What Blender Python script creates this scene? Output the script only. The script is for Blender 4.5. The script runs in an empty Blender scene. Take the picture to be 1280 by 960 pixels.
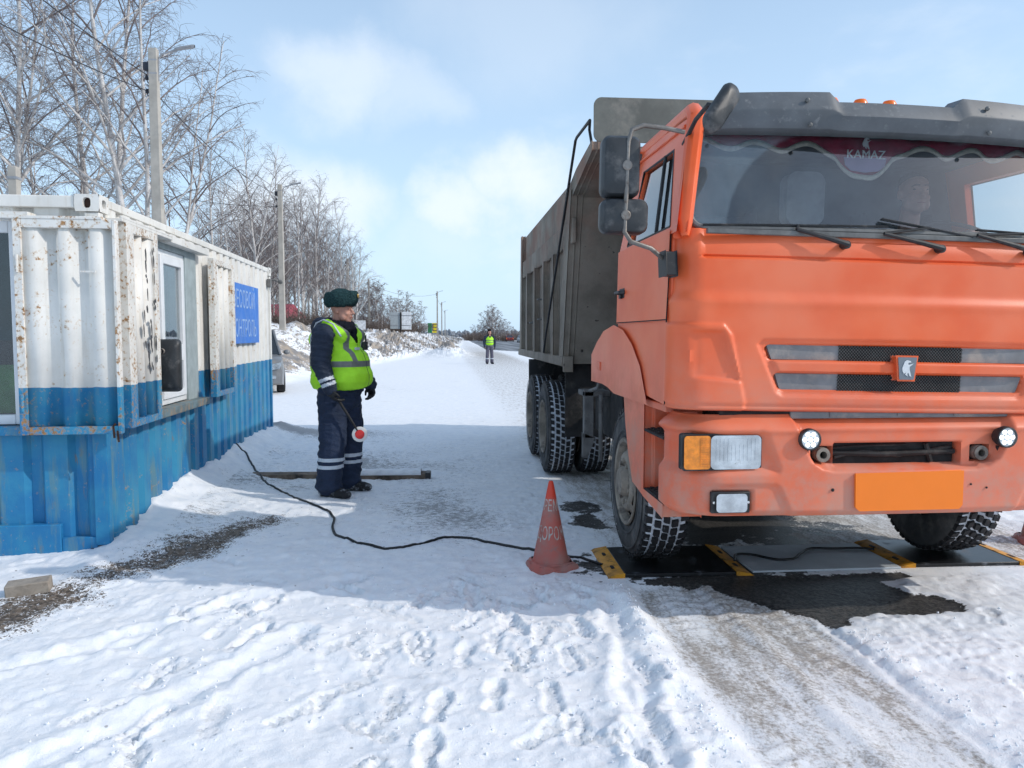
import bpy, math, random
import numpy as np
from mathutils import Vector, Matrix
R = math.radians
scene = bpy.context.scene
col = scene.collection
# ---------------------------------------------------------------- camera, world, sun
PSI, PITCH, EYE = R(5.06), R(3.7), 1.56
cam_d = bpy.data.cameras.new("camera"); cam = bpy.data.objects.new("camera", cam_d); col.objects.link(cam)
cam.location = (0, 0, EYE); cam.rotation_euler = (R(90) - PITCH, 0, -PSI)
cam_d.sensor_width = 36; cam_d.lens = 27.0; cam_d.clip_start = .05; cam_d.clip_end = 6000
scene.camera = cam
SUN_EL, SUN_AZ = R(34), R(-19)          # sun stands at the right, a little towards the camera
sdir = Vector((math.cos(SUN_AZ) * math.cos(SUN_EL), math.sin(SUN_AZ) * math.cos(SUN_EL), math.sin(SUN_EL)))
sl = bpy.data.lights.new("sun", 'SUN'); sun = bpy.data.objects.new("sun", sl); col.objects.link(sun)
sl.energy = 2.0; sl.angle = R(.6); sl.color = (1, .94, .86)
sun.rotation_euler = sdir.to_track_quat('Z', 'Y').to_euler()
scene.view_settings.view_transform = 'Standard'; scene.view_settings.look = 'None'
scene.view_settings.exposure = 0.22; scene.view_settings.gamma = 1
W = bpy.data.worlds.new("World"); scene.world = W; W.use_nodes = True
def build_world():
    nt = W.node_tree; nd = nt.nodes; lk = nt.links; nd.clear()
    out = nd.new('ShaderNodeOutputWorld'); bg = nd.new('ShaderNodeBackground'); bg.inputs[1].default_value = .15
    sky = nd.new('ShaderNodeTexSky'); sky.sky_type = 'NISHITA'; sky.sun_disc = False
    sky.sun_elevation = SUN_EL; sky.sun_rotation = math.atan2(sdir.x, sdir.y)
    sky.air_density = 1.0; sky.dust_density = 1.2; sky.ozone_density = 1.6
    tc = nd.new('ShaderNodeTexCoord')
    mp = nd.new('ShaderNodeMapping'); mp.inputs['Scale'].default_value = (1.0, 1.0, 2.1); mp.inputs['Location'].default_value = (.83, .2, .11)
    lk.new(tc.outputs['Generated'], mp.inputs[0])
    n1 = nd.new('ShaderNodeTexNoise'); n1.inputs['Scale'].default_value = 3.2; n1.inputs['Detail'].default_value = 7; n1.inputs['Roughness'].default_value = .52
    lk.new(mp.outputs[0], n1.inputs[0])
    r1 = nd.new('ShaderNodeMapRange'); r1.interpolation_type = 'SMOOTHSTEP'
    r1.inputs[1].default_value = .52; r1.inputs[2].default_value = .72; r1.inputs[3].default_value = 0; r1.inputs[4].default_value = .55
    lk.new(n1.outputs[0], r1.inputs[0])
    # thin veil that thickens towards the horizon all round
    sp = nd.new('ShaderNodeSeparateXYZ'); lk.new(tc.outputs['Generated'], sp.inputs[0])
    r2 = nd.new('ShaderNodeMapRange'); r2.inputs[1].default_value = 0.0; r2.inputs[2].default_value = .55; r2.inputs[3].default_value = .80; r2.inputs[4].default_value = .30
    lk.new(sp.outputs[2], r2.inputs[0])
    # puffs standing in the part of the sky above the road
    last = None
    for (v, inner, outer, amt) in CLOUDS:
        dp = nd.new('ShaderNodeVectorMath'); dp.operation = 'DISTANCE'
        lk.new(wob_out(nd, lk, tc), dp.inputs[0]); dp.inputs[1].default_value = v
        mr = nd.new('ShaderNodeMapRange'); mr.interpolation_type = 'SMOOTHSTEP'
        mr.inputs[1].default_value = outer; mr.inputs[2].default_value = inner; mr.inputs[3].default_value = 0; mr.inputs[4].default_value = amt
        lk.new(dp.outputs['Value'], mr.inputs[0])
        if last is None: last = mr.outputs[0]
        else:
            mx = nd.new('ShaderNodeMath'); mx.operation = 'MAXIMUM'; lk.new(last, mx.inputs[0]); lk.new(mr.outputs[0], mx.inputs[1]); last = mx.outputs[0]
    m0 = nd.new('ShaderNodeMath'); m0.operation = 'MAXIMUM'; lk.new(last, m0.inputs[0]); lk.new(r1.outputs[0], m0.inputs[1])
    mv = nd.new('ShaderNodeMix'); mv.data_type = 'RGBA'; lk.new(r2.outputs[0], mv.inputs[0]); lk.new(sky.outputs[0], mv.inputs[6]); mv.inputs[7].default_value = (4.0, 5.45, 7.0, 1)
    mix = nd.new('ShaderNodeMix'); mix.data_type = 'RGBA'
    lk.new(m0.outputs[0], mix.inputs[0]); lk.new(mv.outputs[2], mix.inputs[6]); mix.inputs[7].default_value = (5.5, 5.95, 6.5, 1)
    lk.new(mix.outputs[2], bg.inputs[0]); lk.new(bg.outputs[0], out.inputs[0])
_w = {}
def wob_out(nd, lk, tc):
    if 'o' not in _w:
        n = nd.new('ShaderNodeTexNoise'); n.inputs['Scale'].default_value = 7; n.inputs['Detail'].default_value = 6; n.inputs['Roughness'].default_value = .6
        lk.new(tc.outputs['Generated'], n.inputs[0])
        s = nd.new('ShaderNodeVectorMath'); s.operation = 'SUBTRACT'; lk.new(n.outputs['Color'], s.inputs[0]); s.inputs[1].default_value = (.5, .5, .5)
        m = nd.new('ShaderNodeVectorMath'); m.operation = 'SCALE'; lk.new(s.outputs[0], m.inputs[0]); m.inputs['Scale'].default_value = .22
        sc = nd.new('ShaderNodeVectorMath'); sc.operation = 'MULTIPLY'; lk.new(tc.outputs['Generated'], sc.inputs[0]); sc.inputs[1].default_value = (1, 1, 1.7)
        a = nd.new('ShaderNodeVectorMath'); a.operation = 'ADD'; lk.new(sc.outputs[0], a.inputs[0]); lk.new(m.outputs[0], a.inputs[1])
        _w['o'] = a.outputs[0]
    return _w['o']
def skydir(px, py):
    # direction (azimuth / elevation) of a cloud seen over the road, flattened for puffs wider than tall
    a = math.atan((px - 640) / 960) + PSI; e = math.atan((480 - py) / 960) - PITCH
    return (math.sin(a) * math.cos(e), math.cos(a) * math.cos(e), math.sin(e) * 1.7)
CLOUDS = [(skydir(655, 225), .02, .12, .82), (skydir(580, 265), .02, .10, .75), (skydir(420, 100), .02, .13, .55),
          (skydir(500, 118), .01, .10, .35), (skydir(375, 262), .03, .14, .8), (skydir(660, 30), .03, .2, .22), (skydir(560, 300), .02, .13, .3)]
build_world()
# ---------------------------------------------------------------- helpers
class MB:
    def __init__(s): s.v = []; s.f = []; s.m = []
    def add(s, vs, fs, m=0):
        o = len(s.v); s.v.extend([tuple(p) for p in vs]); s.f.extend([tuple(i + o for i in f) for f in fs]); s.m.extend([m] * len(fs)); return s
    def box(s, a, b, m=0):
        x0, y0, z0 = [min(p, q) for p, q in zip(a, b)]; x1, y1, z1 = [max(p, q) for p, q in zip(a, b)]
        return s.add([(x0,y0,z0),(x1,y0,z0),(x1,y1,z0),(x0,y1,z0),(x0,y0,z1),(x1,y0,z1),(x1,y1,z1),(x0,y1,z1)],
                     [(0,3,2,1),(4,5,6,7),(0,1,5,4),(1,2,6,5),(2,3,7,6),(3,0,4,7)], m)
    def obox(s, c, size, mat, m=0):
        hx, hy, hz = [k / 2 for k in size]; c = Vector(c)
        vs = [c + mat @ Vector((sx*hx, sy*hy, sz*hz)) for sz in (-1,1) for sx, sy in ((-1,-1),(1,-1),(1,1),(-1,1))]
        return s.add(vs, [(0,3,2,1),(4,5,6,7),(0,1,5,4),(1,2,6,5),(2,3,7,6),(3,0,4,7)], m)
    def tube(s, pts, r, n=8, m=0, caps=True):
        pts = [Vector(p) for p in pts]; k = len(pts)
        rr = list(r) if isinstance(r, (list, tuple)) else [r] * k
        vs = []; up = None
        for i, p in enumerate(pts):
            t = (pts[min(i+1,k-1)] - pts[max(i-1,0)])
            if t.length < 1e-9: t = Vector((0,0,1))
            t.normalize()
            if up is None:
                up = Vector((0,0,1)) if abs(t.z) < .9 else Vector((1,0,0))
            a = up - t * up.dot(t)
            if a.length < 1e-6: a = t.orthogonal()
            a.normalize(); up = a; b = t.cross(a)
            for j in range(n):
                w = 2*math.pi*j/n; vs.append(p + (a*math.cos(w) + b*math.sin(w)) * rr[i])
        fs = [(i*n+j, i*n+(j+1)%n, (i+1)*n+(j+1)%n, (i+1)*n+j) for i in range(k-1) for j in range(n)]
        if caps: fs += [tuple(range(n-1,-1,-1)), tuple(range((k-1)*n, k*n))]
        return s.add(vs, fs, m)
    def lathe(s, prof, n=32, axis='z', o=(0,0,0), m=0, a0=0, a1=2*math.pi, closed=True):
        vs = []; cnt = n if closed else n + 1
        for (h, r) in prof:
            for j in range(cnt):
                w = a0 + (a1-a0)*j/n; c, q = r*math.cos(w), r*math.sin(w)
                p = {'z': (c, q, h), 'x': (h, c, q), 'y': (q, h, c)}[axis]
                vs.append((p[0]+o[0], p[1]+o[1], p[2]+o[2]))
        fs = []
        for i in range(len(prof)-1):
            for j in range(n):
                k = (j+1) % cnt if closed else j+1
                fs.append((i*cnt+j, i*cnt+k, (i+1)*cnt+k, (i+1)*cnt+j))
        return s.add(vs, fs, m)
    def prism(s, poly, a, b, axis='y', m=0):
        # polygon in the plane across axis, extruded from a to b. axis y: poly=(x,z); x: (y,z); z: (x,y)
        def P(p, d): return {'y': (p[0], d, p[1]), 'x': (d, p[0], p[1]), 'z': (p[0], p[1], d)}[axis]
        n = len(poly); vs = [P(p, a) for p in poly] + [P(p, b) for p in poly]
        fs = [tuple(range(n)), tuple(range(2*n-1, n-1, -1))] + [(i, (i+1)%n, n+(i+1)%n, n+i) for i in range(n)]
        return s.add(vs, fs, m)
    def grid(s, rows, m=0, wrap=False):
        h = len(rows); w = len(rows[0]); vs = [p for r in rows for p in r]
        fs = [(i*w+j, i*w+(j+1)%w, (i+1)*w+(j+1)%w, (i+1)*w+j) for i in range(h-1) for j in range(w if wrap else w-1)]
        return s.add(vs, fs, m)
    def ell(s, c, r, rot=None, n=14, k=9, m=0):
        c = Vector(c); vs = []
        for i in range(k+1):
            t = math.pi*i/k
            for j in range(n):
                w = 2*math.pi*j/n; p = Vector((r[0]*math.sin(t)*math.cos(w), r[1]*math.sin(t)*math.sin(w), r[2]*math.cos(t)))
                if rot is not None: p = rot @ p
                vs.append(c + p)
        fs = [(i*n+j, (i+1)*n+j, (i+1)*n+(j+1)%n, i*n+(j+1)%n) for i in range(k) for j in range(n)]
        return s.add(vs, fs, m)
    def cap(s, p, q, r1, r2, n=12, m=0):
        p, q = Vector(p), Vector(q); d = (q-p).normalized(); L = (q-p).length
        pts = []; rr = []
        for a in (80, 55, 28): pts.append(p - d*r1*math.sin(R(a))); rr.append(r1*math.cos(R(a)))
        for t in (0, .33, .66, 1): pts.append(p + d*L*t); rr.append(r1 + (r2-r1)*t)
        for a in (28, 55, 80): pts.append(q + d*r2*math.sin(R(a))); rr.append(r2*math.cos(R(a)))
        return s.tube(pts, rr, n, m)
    def mesh(s, name):
        me = bpy.data.meshes.new(name); me.from_pydata(s.v, [], s.f)
        if any(s.m): me.polygons.foreach_set('material_index', s.m)
        me.update(); return me
    def build(s, name, mat, parent=None, smooth=35, bevel=0, bseg=2, solid=0, loc=None, weld=False):
        me = s.mesh(name); o = bpy.data.objects.new(name, me); col.objects.link(o)
        for k in (mat if isinstance(mat, (list, tuple)) else [mat]): me.materials.append(k)
        if smooth: me.shade_smooth(); me.set_sharp_from_angle(angle=R(smooth))
        if parent is not None: o.parent = parent
        if loc: o.location = loc
        if weld: o.modifiers.new('weld', 'WELD').merge_threshold = .0004
        if solid: q = o.modifiers.new('solid', 'SOLIDIFY'); q.thickness = solid; q.offset = -1
        if bevel:
            q = o.modifiers.new('bevel', 'BEVEL'); q.width = bevel; q.segments = bseg; q.limit_method = 'ANGLE'; q.angle_limit = R(40); q.harden_normals = False
        return o
def thing(name, label, cat, loc=(0,0,0), rotz=0, group=None):
    o = bpy.data.objects.new(name, None); col.objects.link(o); o.location = loc; o.rotation_euler = (0,0,rotz); o.empty_display_size = .2
    return tag(o, label, cat, group)
def tag(o, label, cat, group=None):
    o['label'] = label; o['category'] = cat
    if group: o['group'] = group
    return o
def struct(o): o['kind'] = 'structure'; return o
def dup(o, parent=None):
    c = o.copy(); col.objects.link(c); c.parent = parent
    for ch in o.children: dup(ch, c)
    return c
def rotm(x=0, y=0, z=0): return Matrix.Rotation(z,3,'Z') @ Matrix.Rotation(y,3,'Y') @ Matrix.Rotation(x,3,'X')
def rrect(x0, z0, x1, z1, r, n=5):
    P = []
    for cx, cz, a in ((x1-r,z1-r,0),(x0+r,z1-r,90),(x0+r,z0+r,180),(x1-r,z0+r,270)):
        for i in range(n+1): P.append((cx + r*math.cos(R(a+90*i/n)), cz + r*math.sin(R(a+90*i/n))))
    return P
def text_mb(txt, size, T, ext=.002, sx=1.0):
    """flat lettering as a mesh; T maps the text's (x, y, z) to a place"""
    c = bpy.data.curves.new('lettering', 'FONT'); c.body = txt; c.size = size; c.extrude = ext; c.align_x = 'CENTER'; c.align_y = 'CENTER'; c.resolution_u = 3
    o = bpy.data.objects.new('lettering', c); col.objects.link(o); bpy.context.view_layer.update()
    me = bpy.data.meshes.new_from_object(o.evaluated_get(bpy.context.evaluated_depsgraph_get()))
    mb = MB(); mb.add([T(v.co.x*sx, v.co.y, v.co.z) for v in me.vertices], [tuple(p.vertices) for p in me.polygons])
    bpy.data.objects.remove(o); bpy.data.curves.remove(c); bpy.data.meshes.remove(me); return mb
# ---------------------------------------------------------------- materials
class NT:
    def __init__(s, name):
        s.mat = bpy.data.materials.new(name); s.mat.use_nodes = True; s.t = s.mat.node_tree; s.n = s.t.nodes; s.l = s.t.links
        s.b = s.n['Principled BSDF']; s.out = s.n['Material Output']; s.tc = s.n.new('ShaderNodeTexCoord')
    def set(s, sock, v):
        if hasattr(v, 'node'): s.l.new(v, sock)
        elif isinstance(v, (tuple, list)) and len(v) == 3 and sock.type == 'RGBA': sock.default_value = (*v, 1)
        else: sock.default_value = v
    def vec(s, c='Object', sc=(1,1,1), loc=(0,0,0)):
        m = s.n.new('ShaderNodeMapping'); s.l.new(s.tc.outputs[c], m.inputs[0]); m.inputs['Scale'].default_value = sc; m.inputs['Location'].default_value = loc; return m.outputs[0]
    def noise(s, scale, detail=4, rough=.55, v=None, dist=0):
        n = s.n.new('ShaderNodeTexNoise'); n.inputs['Scale'].default_value = scale; n.inputs['Detail'].default_value = detail; n.inputs['Roughness'].default_value = rough; n.inputs['Distortion'].default_value = dist
        s.l.new(v if v is not None else s.tc.outputs['Object'], n.inputs[0]); return n.outputs[0]
    def voro(s, scale, v=None, feature='F1', out='Distance'):
        n = s.n.new('ShaderNodeTexVoronoi'); n.inputs['Scale'].default_value = scale; n.feature = feature
        s.l.new(v if v is not None else s.tc.outputs['Object'], n.inputs[0]); return n.outputs[out]
    def rng(s, x, a, b, c=0., d=1., smooth=True):
        n = s.n.new('ShaderNodeMapRange'); n.interpolation_type = 'SMOOTHSTEP' if smooth else 'LINEAR'
        s.set(n.inputs[0], x)
        for i, q in enumerate((a,b,c,d)): n.inputs[i+1].default_value = q
        return n.outputs[0]
    def math(s, op, a, b=0., clamp=False):
        n = s.n.new('ShaderNodeMath'); n.operation = op; n.use_clamp = clamp; s.set(n.inputs[0], a); s.set(n.inputs[1], b); return n.outputs[0]
    def mix(s, f, a, b, blend='MIX'):
        n = s.n.new('ShaderNodeMix'); n.data_type = 'RGBA'; n.blend_type = blend; s.set(n.inputs[0], f); s.set(n.inputs[6], a); s.set(n.inputs[7], b); return n.outputs[2]
    def xyz(s, c='Object'):
        n = s.n.new('ShaderNodeSeparateXYZ'); s.l.new(s.tc.outputs[c], n.inputs[0]); return n.outputs
    def attr(s, name):
        n = s.n.new('ShaderNodeAttribute'); n.attribute_name = name; return n.outputs['Fac']
    def bump(s, h, strength=.3, dist=.01):
        n = s.n.new('ShaderNodeBump'); n.inputs['Strength'].default_value = strength; n.inputs['Distance'].default_value = dist; s.set(n.inputs['Height'], h); s.l.new(n.outputs[0], s.b.inputs['Normal']); return n
    def done(s, colr=None, rough=None, metal=None, spec=None):
        if colr is not None: s.set(s.b.inputs['Base Color'], colr)
        if rough is not None: s.set(s.b.inputs['Roughness'], rough)
        if metal is not None: s.set(s.b.inputs['Metallic'], metal)
        if spec is not None: s.set(s.b.inputs['Specular IOR Level'], spec)
        return s.mat
def dk(c, k): return tuple(x*k for x in c)
def pm(name, c, rough=.55, metal=0, var=.25, vs=7, dirt=None, damt=.5, ds=5, bump=0, bs=60, spec=.4):
    t = NT(name); base = t.mix(t.rng(t.noise(vs, 6, .6), .3, .7), dk(c, 1-var), dk(c, 1+var*.6))
    if dirt is not None:
        f = t.rng(t.noise(ds, 8, .65), .62-.35*damt, .82-.3*damt); base = t.mix(f, base, dirt); t.set(t.b.inputs['Roughness'], t.rng(f, 0, 1, rough, .85))
    else: t.set(t.b.inputs['Roughness'], t.rng(t.noise(vs*2.3, 4), .3, .7, rough*.85, min(1, rough*1.2)))
    if bump: t.bump(t.noise(bs, 6, .6), bump, .01)
    return t.done(base, None, metal, spec)
M = {}
DUST = (.33, .29, .25)
def paint_orange(name, dust_lo, dust_hi, fade):
    t = NT(name)
    o = t.mix(t.rng(t.noise(2.2, 5), .35, .65), (.80, .108, .022), (.86, .13, .027))
    o = t.mix(t.math('MULTIPLY', t.rng(t.noise(1.1, 4), .35, .7), fade), o, (.78, .30, .19))
    z = t.xyz()[2]
    film = t.rng(z, dust_lo, dust_hi, .70, .05)
    n = t.rng(t.noise(5, 9, .7), .34, .66)
    f = t.math('MULTIPLY', film, t.math('ADD', t.math('MULTIPLY', n, .75), .25), True)
    sp = t.rng(t.noise(55, 3, .6), .60, .75)
    f = t.math('MAXIMUM', f, t.math('MULTIPLY', sp, t.rng(z, dust_lo, dust_hi, .5, .07)))
    st = t.rng(t.noise(9, 6, .6, t.vec('Object', (1, 1, .12))), .55, .8, 0, .3)
    f = t.math('MAXIMUM', f, t.math('MULTIPLY', st, film))
    c = t.mix(f, o, (.46, .33, .27))
    t.set(t.b.inputs['Roughness'], t.rng(f, 0, .6, .36, .8))
    t.bump(t.noise(160, 3), .06, .004)
    return t.done(c, None, 0, .4)
M['orange'] = paint_orange('orange_paint', .7, 1.6, .35)
M['orange_bumper'] = paint_orange('orange_bumper_paint', .55, 1.35, .45)
M['orange_dirty'] = paint_orange('orange_step_paint', .6, 1.9, .3)
def bed_steel():
    t = NT('dusty_bed_steel'); n = t.rng(t.noise(2.0, 8, .65), .35, .68); z = t.xyz()[2]
    c = t.mix(n, (.18, .15, .12), (.285, .25, .205))
    rust = t.math('MULTIPLY', t.rng(t.noise(1.6, 7, .6), .42, .62), t.rng(z, 1.9, 3.0, .05, .5), True)
    c = t.mix(rust, c, (.26, .11, .07))
    c = t.mix(t.rng(t.noise(14, 4, .6), .66, .74), c, (.045, .035, .03))
    c = t.mix(t.rng(t.noise(10, 6, .6, t.vec('Object', (1.5, 1.5, .15))), .58, .75, 0, .4), c, (.24, .22, .19))
    t.bump(t.noise(45, 6, .65), .25, .01); return t.done(c, .8, 0, .3)
M['bed'] = bed_steel()
M['guard'] = pm('grey_painted_sheet', (.16, .165, .145), .62, var=.25, vs=3, dirt=(.25,.24,.21), damt=.35, ds=4, bump=.06, bs=20)
M['visor'] = pm('grey_visor_plastic', (.115, .125, .135), .5, var=.2, vs=5, dirt=(.21,.215,.22), damt=.2, ds=30)
M['blackplastic'] = pm('black_plastic', (.022, .023, .025), .5, var=.35, dirt=(.10,.095,.09), damt=.3, ds=9)
M['greyplastic'] = pm('dusty_grey_plastic', (.20, .205, .21), .55, var=.2, dirt=(.36,.32,.28), damt=.4, ds=6)
M['rubber'] = pm('tyre_rubber', (.055, .056, .058), .8, var=.3, vs=9, dirt=(.12,.115,.11), damt=.45, ds=7, bump=.25, bs=40)
M['tread'] = pm('tread_rubber', (.016, .016, .018), .65, var=.4, vs=20, dirt=(.3,.31,.33), damt=.1, ds=30)
M['treadsnow'] = pm('packed_snow_in_tread', (.62, .65, .70), .8, var=.3, vs=24, dirt=(.10,.10,.11), damt=.15, ds=18)
M['rim'] = pm('muddy_rim', (.29, .25, .205), .75, var=.35, vs=5, dirt=(.10,.085,.075), damt=.45, ds=8, bump=.25, bs=30)
M['under'] = pm('grimy_chassis', (.022, .021, .021), .8, var=.5, vs=8, dirt=(.075,.068,.06), damt=.4, ds=6, bump=.3, bs=25)
M['bracket'] = pm('dusty_bracket', (.16, .155, .15), .75, var=.3, vs=6, dirt=(.07,.065,.06), damt=.4)
M['gasket'] = pm('weathered_rubber_seal', (.15, .15, .145), .5, var=.3, vs=10)
M['mirrorback'] = pm('mirror_housing', (.032, .036, .04), .45, var=.3, dirt=(.13,.13,.13), damt=.35, ds=8)
M['steelbar'] = pm('worn_steel_bar', (.25, .23, .21), .45, metal=.5, var=.3, dirt=(.15,.12,.1), damt=.4, ds=20)
M['chrome'] = pm('chrome', (.72,.72,.72), .12, metal=1, var=.05)
M['amber'] = pm('amber_lens', (.85, .26, .012), .15, var=.25, vs=30, spec=.7)
M['lens'] = pm('lamp_lens', (.62, .66, .68), .16, metal=.75, var=.3, vs=9, dirt=(.3,.29,.27), damt=.12, ds=12)
M['plate'] = pm('blank_orange_plate', (.95, .22, .016), .5, var=.02)
M['mesh'] = pm('grille_mesh', (.06, .06, .058), .6, var=.3)
M['meshhole'] = pm('mesh_backing', (.015, .015, .015), .8)
M['emblem'] = pm('emblem_plate', (.20, .225, .25), .35, var=.1, metal=.3)
M['emblemhorse'] = pm('emblem_silver', (.70, .72, .73), .35, metal=.2, var=.08)
M['seat'] = pm('cab_upholstery', (.12, .12, .125), .9)
M['headrest'] = pm('grey_headrest_cover', (.42, .43, .45), .9)
M['cabin'] = pm('cab_lining', (.10, .105, .11), .85)
M['velvet'] = pm('dark_red_velvet', (.34,.010,.05), .9, var=.3, vs=10)
M['trim'] = pm('gold_fringe', (.60,.55,.46), .8, var=.2, vs=40)
M['lilac'] = pm('lilac_pennant', (.34, .26, .42), .8, var=.15)
M['white'] = pm('white_lettering', (.75, .75, .77), .6, var=.05)
def glass(name, tint, ior=1.5, rough=.0, film_fn=None, gloss=1.0):
    t = NT(name); tr = t.n.new('ShaderNodeBsdfTransparent'); tr.inputs[0].default_value = (*tint, 1)
    gl = t.n.new('ShaderNodeBsdfGlossy'); gl.inputs['Roughness'].default_value = rough
    g = t.n.new('ShaderNodeNewGeometry'); dt = t.n.new('ShaderNodeVectorMath'); dt.operation = 'DOT_PRODUCT'; t.l.new(g.outputs['Normal'], dt.inputs[0]); t.l.new(g.outputs['Incoming'], dt.inputs[1])
    f0 = ((ior-1)/(ior+1))**2; c5 = t.math('POWER', t.math('SUBTRACT', 1., t.math('ABSOLUTE', dt.outputs['Value']), True), 5.); fr = t.math('ADD', t.math('MULTIPLY', c5, 1-f0), f0)   # both faces of a thin pane reflect alike
    mx = t.n.new('ShaderNodeMixShader'); t.l.new(t.math('MULTIPLY', fr, gloss, True), mx.inputs[0]); t.l.new(tr.outputs[0], mx.inputs[1]); t.l.new(gl.outputs[0], mx.inputs[2])
    last = mx.outputs[0]
    if film_fn is not None:
        df = t.n.new('ShaderNodeBsdfDiffuse'); df.inputs[0].default_value = (.36, .46, .52, 1)  # blue-grey film colour stands in for sky mirrored in the glass
        m2 = t.n.new('ShaderNodeMixShader'); t.l.new(film_fn(t), m2.inputs[0]); t.l.new(last, m2.inputs[1]); t.l.new(df.outputs[0], m2.inputs[2]); last = m2.outputs[0]
    t.l.new(last, t.out.inputs[0]); return t.mat
M['glass'] = glass('window_glass', (.80, .86, .88), 1.55, gloss=1.6)
M['cabglass'] = glass('side_window_glass', (.72, .78, .8), 1.55, gloss=1.5)
def dust_and_sky_film(t):
    # road film, thinner inside the three wiper arcs; its blue tint paints reflected sky
    x, y, z = t.xyz(); masks = None
    for px, rad in ((-.30, .66), (.18, .66), (.70, .66)):
        d = t.math('SQRT', t.math('ADD', t.math('POWER', t.math('SUBTRACT', x, px), 2.), t.math('POWER', t.math('SUBTRACT', z, 2.04), 2.)))
        m = t.rng(d, rad-.012, rad+.012, 1, 0); masks = m if masks is None else t.math('MAXIMUM', masks, m)
    n = t.rng(t.noise(4, 7, .6), .3, .7, .14, .28); n2 = t.rng(t.noise(3, 7, .6), .35, .75, .02, .08)
    return t.math('ADD', t.math('MULTIPLY', t.math('SUBTRACT', 1., masks), n), t.math('MULTIPLY', masks, n2), True)
M['screen'] = glass('windscreen_glass', (.74, .80, .82), 1.52, film_fn=dust_and_sky_film, gloss=3.4)
def emit(name, c, s):
    t = NT(name); t.set(t.b.inputs['Emission Color'], c); t.b.inputs['Emission Strength'].default_value = s; return t.done(dk(c, .8), .3)
M['led'] = emit('lit_led', (.95, 1., 1.), 1.6)
M['marker'] = pm('amber_marker_lens', (.95, .20, .02), .25, var=.1)
# ---------------------------------------------------------------- ground
def vnoise(x, y, seed=0):
    rs = np.random.RandomState(seed).rand(256, 256)
    ix = np.floor(x).astype(int); iy = np.floor(y).astype(int); fx = x-ix; fy = y-iy
    fx = fx*fx*(3-2*fx); fy = fy*fy*(3-2*fy); a, b, c, d = ix % 256, (ix+1) % 256, iy % 256, (iy+1) % 256
    return (rs[a,c]*(1-fx)+rs[b,c]*fx)*(1-fy)+(rs[a,d]*(1-fx)+rs[b,d]*fx)*fy
def fbm(x, y, seed=0, o=4, g=.5):
    s = 0; a = 1; t = 0
    for i in range(o):
        s = s + a*vnoise(x*2**i + 17.3*i, y*2**i - 9.1*i, seed+i); t += a; a *= g
    return s/t - .5
def ss(x, a, b):
    t = np.clip((x-a)/(b-a), 0, 1); return t*t*(3-2*t)
def seg(X, Y, pts):
    d = np.full(X.shape, 1e9)
    for (x0,y0),(x1,y1) in zip(pts[:-1], pts[1:]):
        dx, dy = x1-x0, y1-y0; t = np.clip(((X-x0)*dx+(Y-y0)*dy)/(dx*dx+dy*dy), 0, 1); d = np.minimum(d, np.hypot(X-x0-t*dx, Y-y0-t*dy))
    return d
def inpoly(X, Y, P):
    r = np.zeros(X.shape, bool); n = len(P)
    for i in range(n):
        x0,y0 = P[i]; x1,y1 = P[(i+1)%n]
        if y0 == y1: continue
        r ^= ((y0 > Y) != (y1 > Y)) & (X < (x1-x0)*(Y-y0)/(y1-y0)+x0)
    return r
def polydist(X, Y, P):       # positive inside
    d = seg(X, Y, P+[P[0]]); return np.where(inpoly(X, Y, P), d, -d)
WALL0 = (-2.394, 5.66); WANG = R(1.48)
def wallco(X, Y):
    dx, dy = X-WALL0[0], Y-WALL0[1]; c, s = math.cos(WANG), math.sin(WANG)
    return dx*c+dy*s, -dx*s+dy*c      # outward distance, distance along the wall
rf = random.Random(5)
PRINTS = []
def trail(x0, y0, x1, y1, n, w, side=.0, dep=.03):
    a = math.atan2(x1-x0, y1-y0)
    for i in range(n):
        t = i/(max(1,n-1)); k = 1 if i % 2 else -1
        PRINTS.append((x0+(x1-x0)*t+math.cos(a)*k*w+rf.uniform(-.04,.04), y0+(y1-y0)*t-math.sin(a)*k*w+rf.uniform(-.05,.05), a+k*.12+rf.uniform(-.15,.15), dep*rf.uniform(.6,1.15)))
trail(.02, 2.75, .30, 4.55, 5, .10, dep=.021); trail(.42, 4.5, .62, 2.7, 5, .10, dep=.016); trail(-.18, 2.6, .05, 4.4, 4, .1, dep=.02)
trail(-1.45, 2.7, -.95, 4.4, 5, .11, dep=.02); trail(.72, 4.45, .95, 2.9, 4, .1, dep=.012); trail(-.2, 6.2, -.9, 7.2, 4, .1, dep=.012)
trail(-.3, 4.4, -1.5, 5.2, 4, .1, dep=.02); trail(2.6, 3.0, 2.9, 3.9, 2, .1, dep=.012)
rq = random.Random(21)
for k in range(46): PRINTS.append((rq.uniform(-1.6,.95), rq.uniform(2.4,4.9), rq.uniform(-.9,.9)+(3.14 if k%2 else 0), rq.uniform(.005,.013)))
for k in range(14): PRINTS.append((rq.uniform(-.2,.95), rq.uniform(2.9,4.8), rq.uniform(-.5,.5), rq.uniform(.008,.016)))
PATCH = [(1.62,4.70),(1.70,4.42),(1.84,4.2),(1.98,4.02),(2.08,3.84),(2.18,3.86),(2.24,3.97),(2.42,4.0),(2.62,3.96),(2.92,4.0),(3.0,4.1),(2.93,4.28),(2.8,4.33),(2.78,4.55),(3.02,4.62),(3.0,4.74)]
def roadleft(Y): return np.interp(Y, [-50,55,66,76,84,190,420,1500], [9.5,9.2,8.2,5.0,4.3,6.0,9,40])
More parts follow.
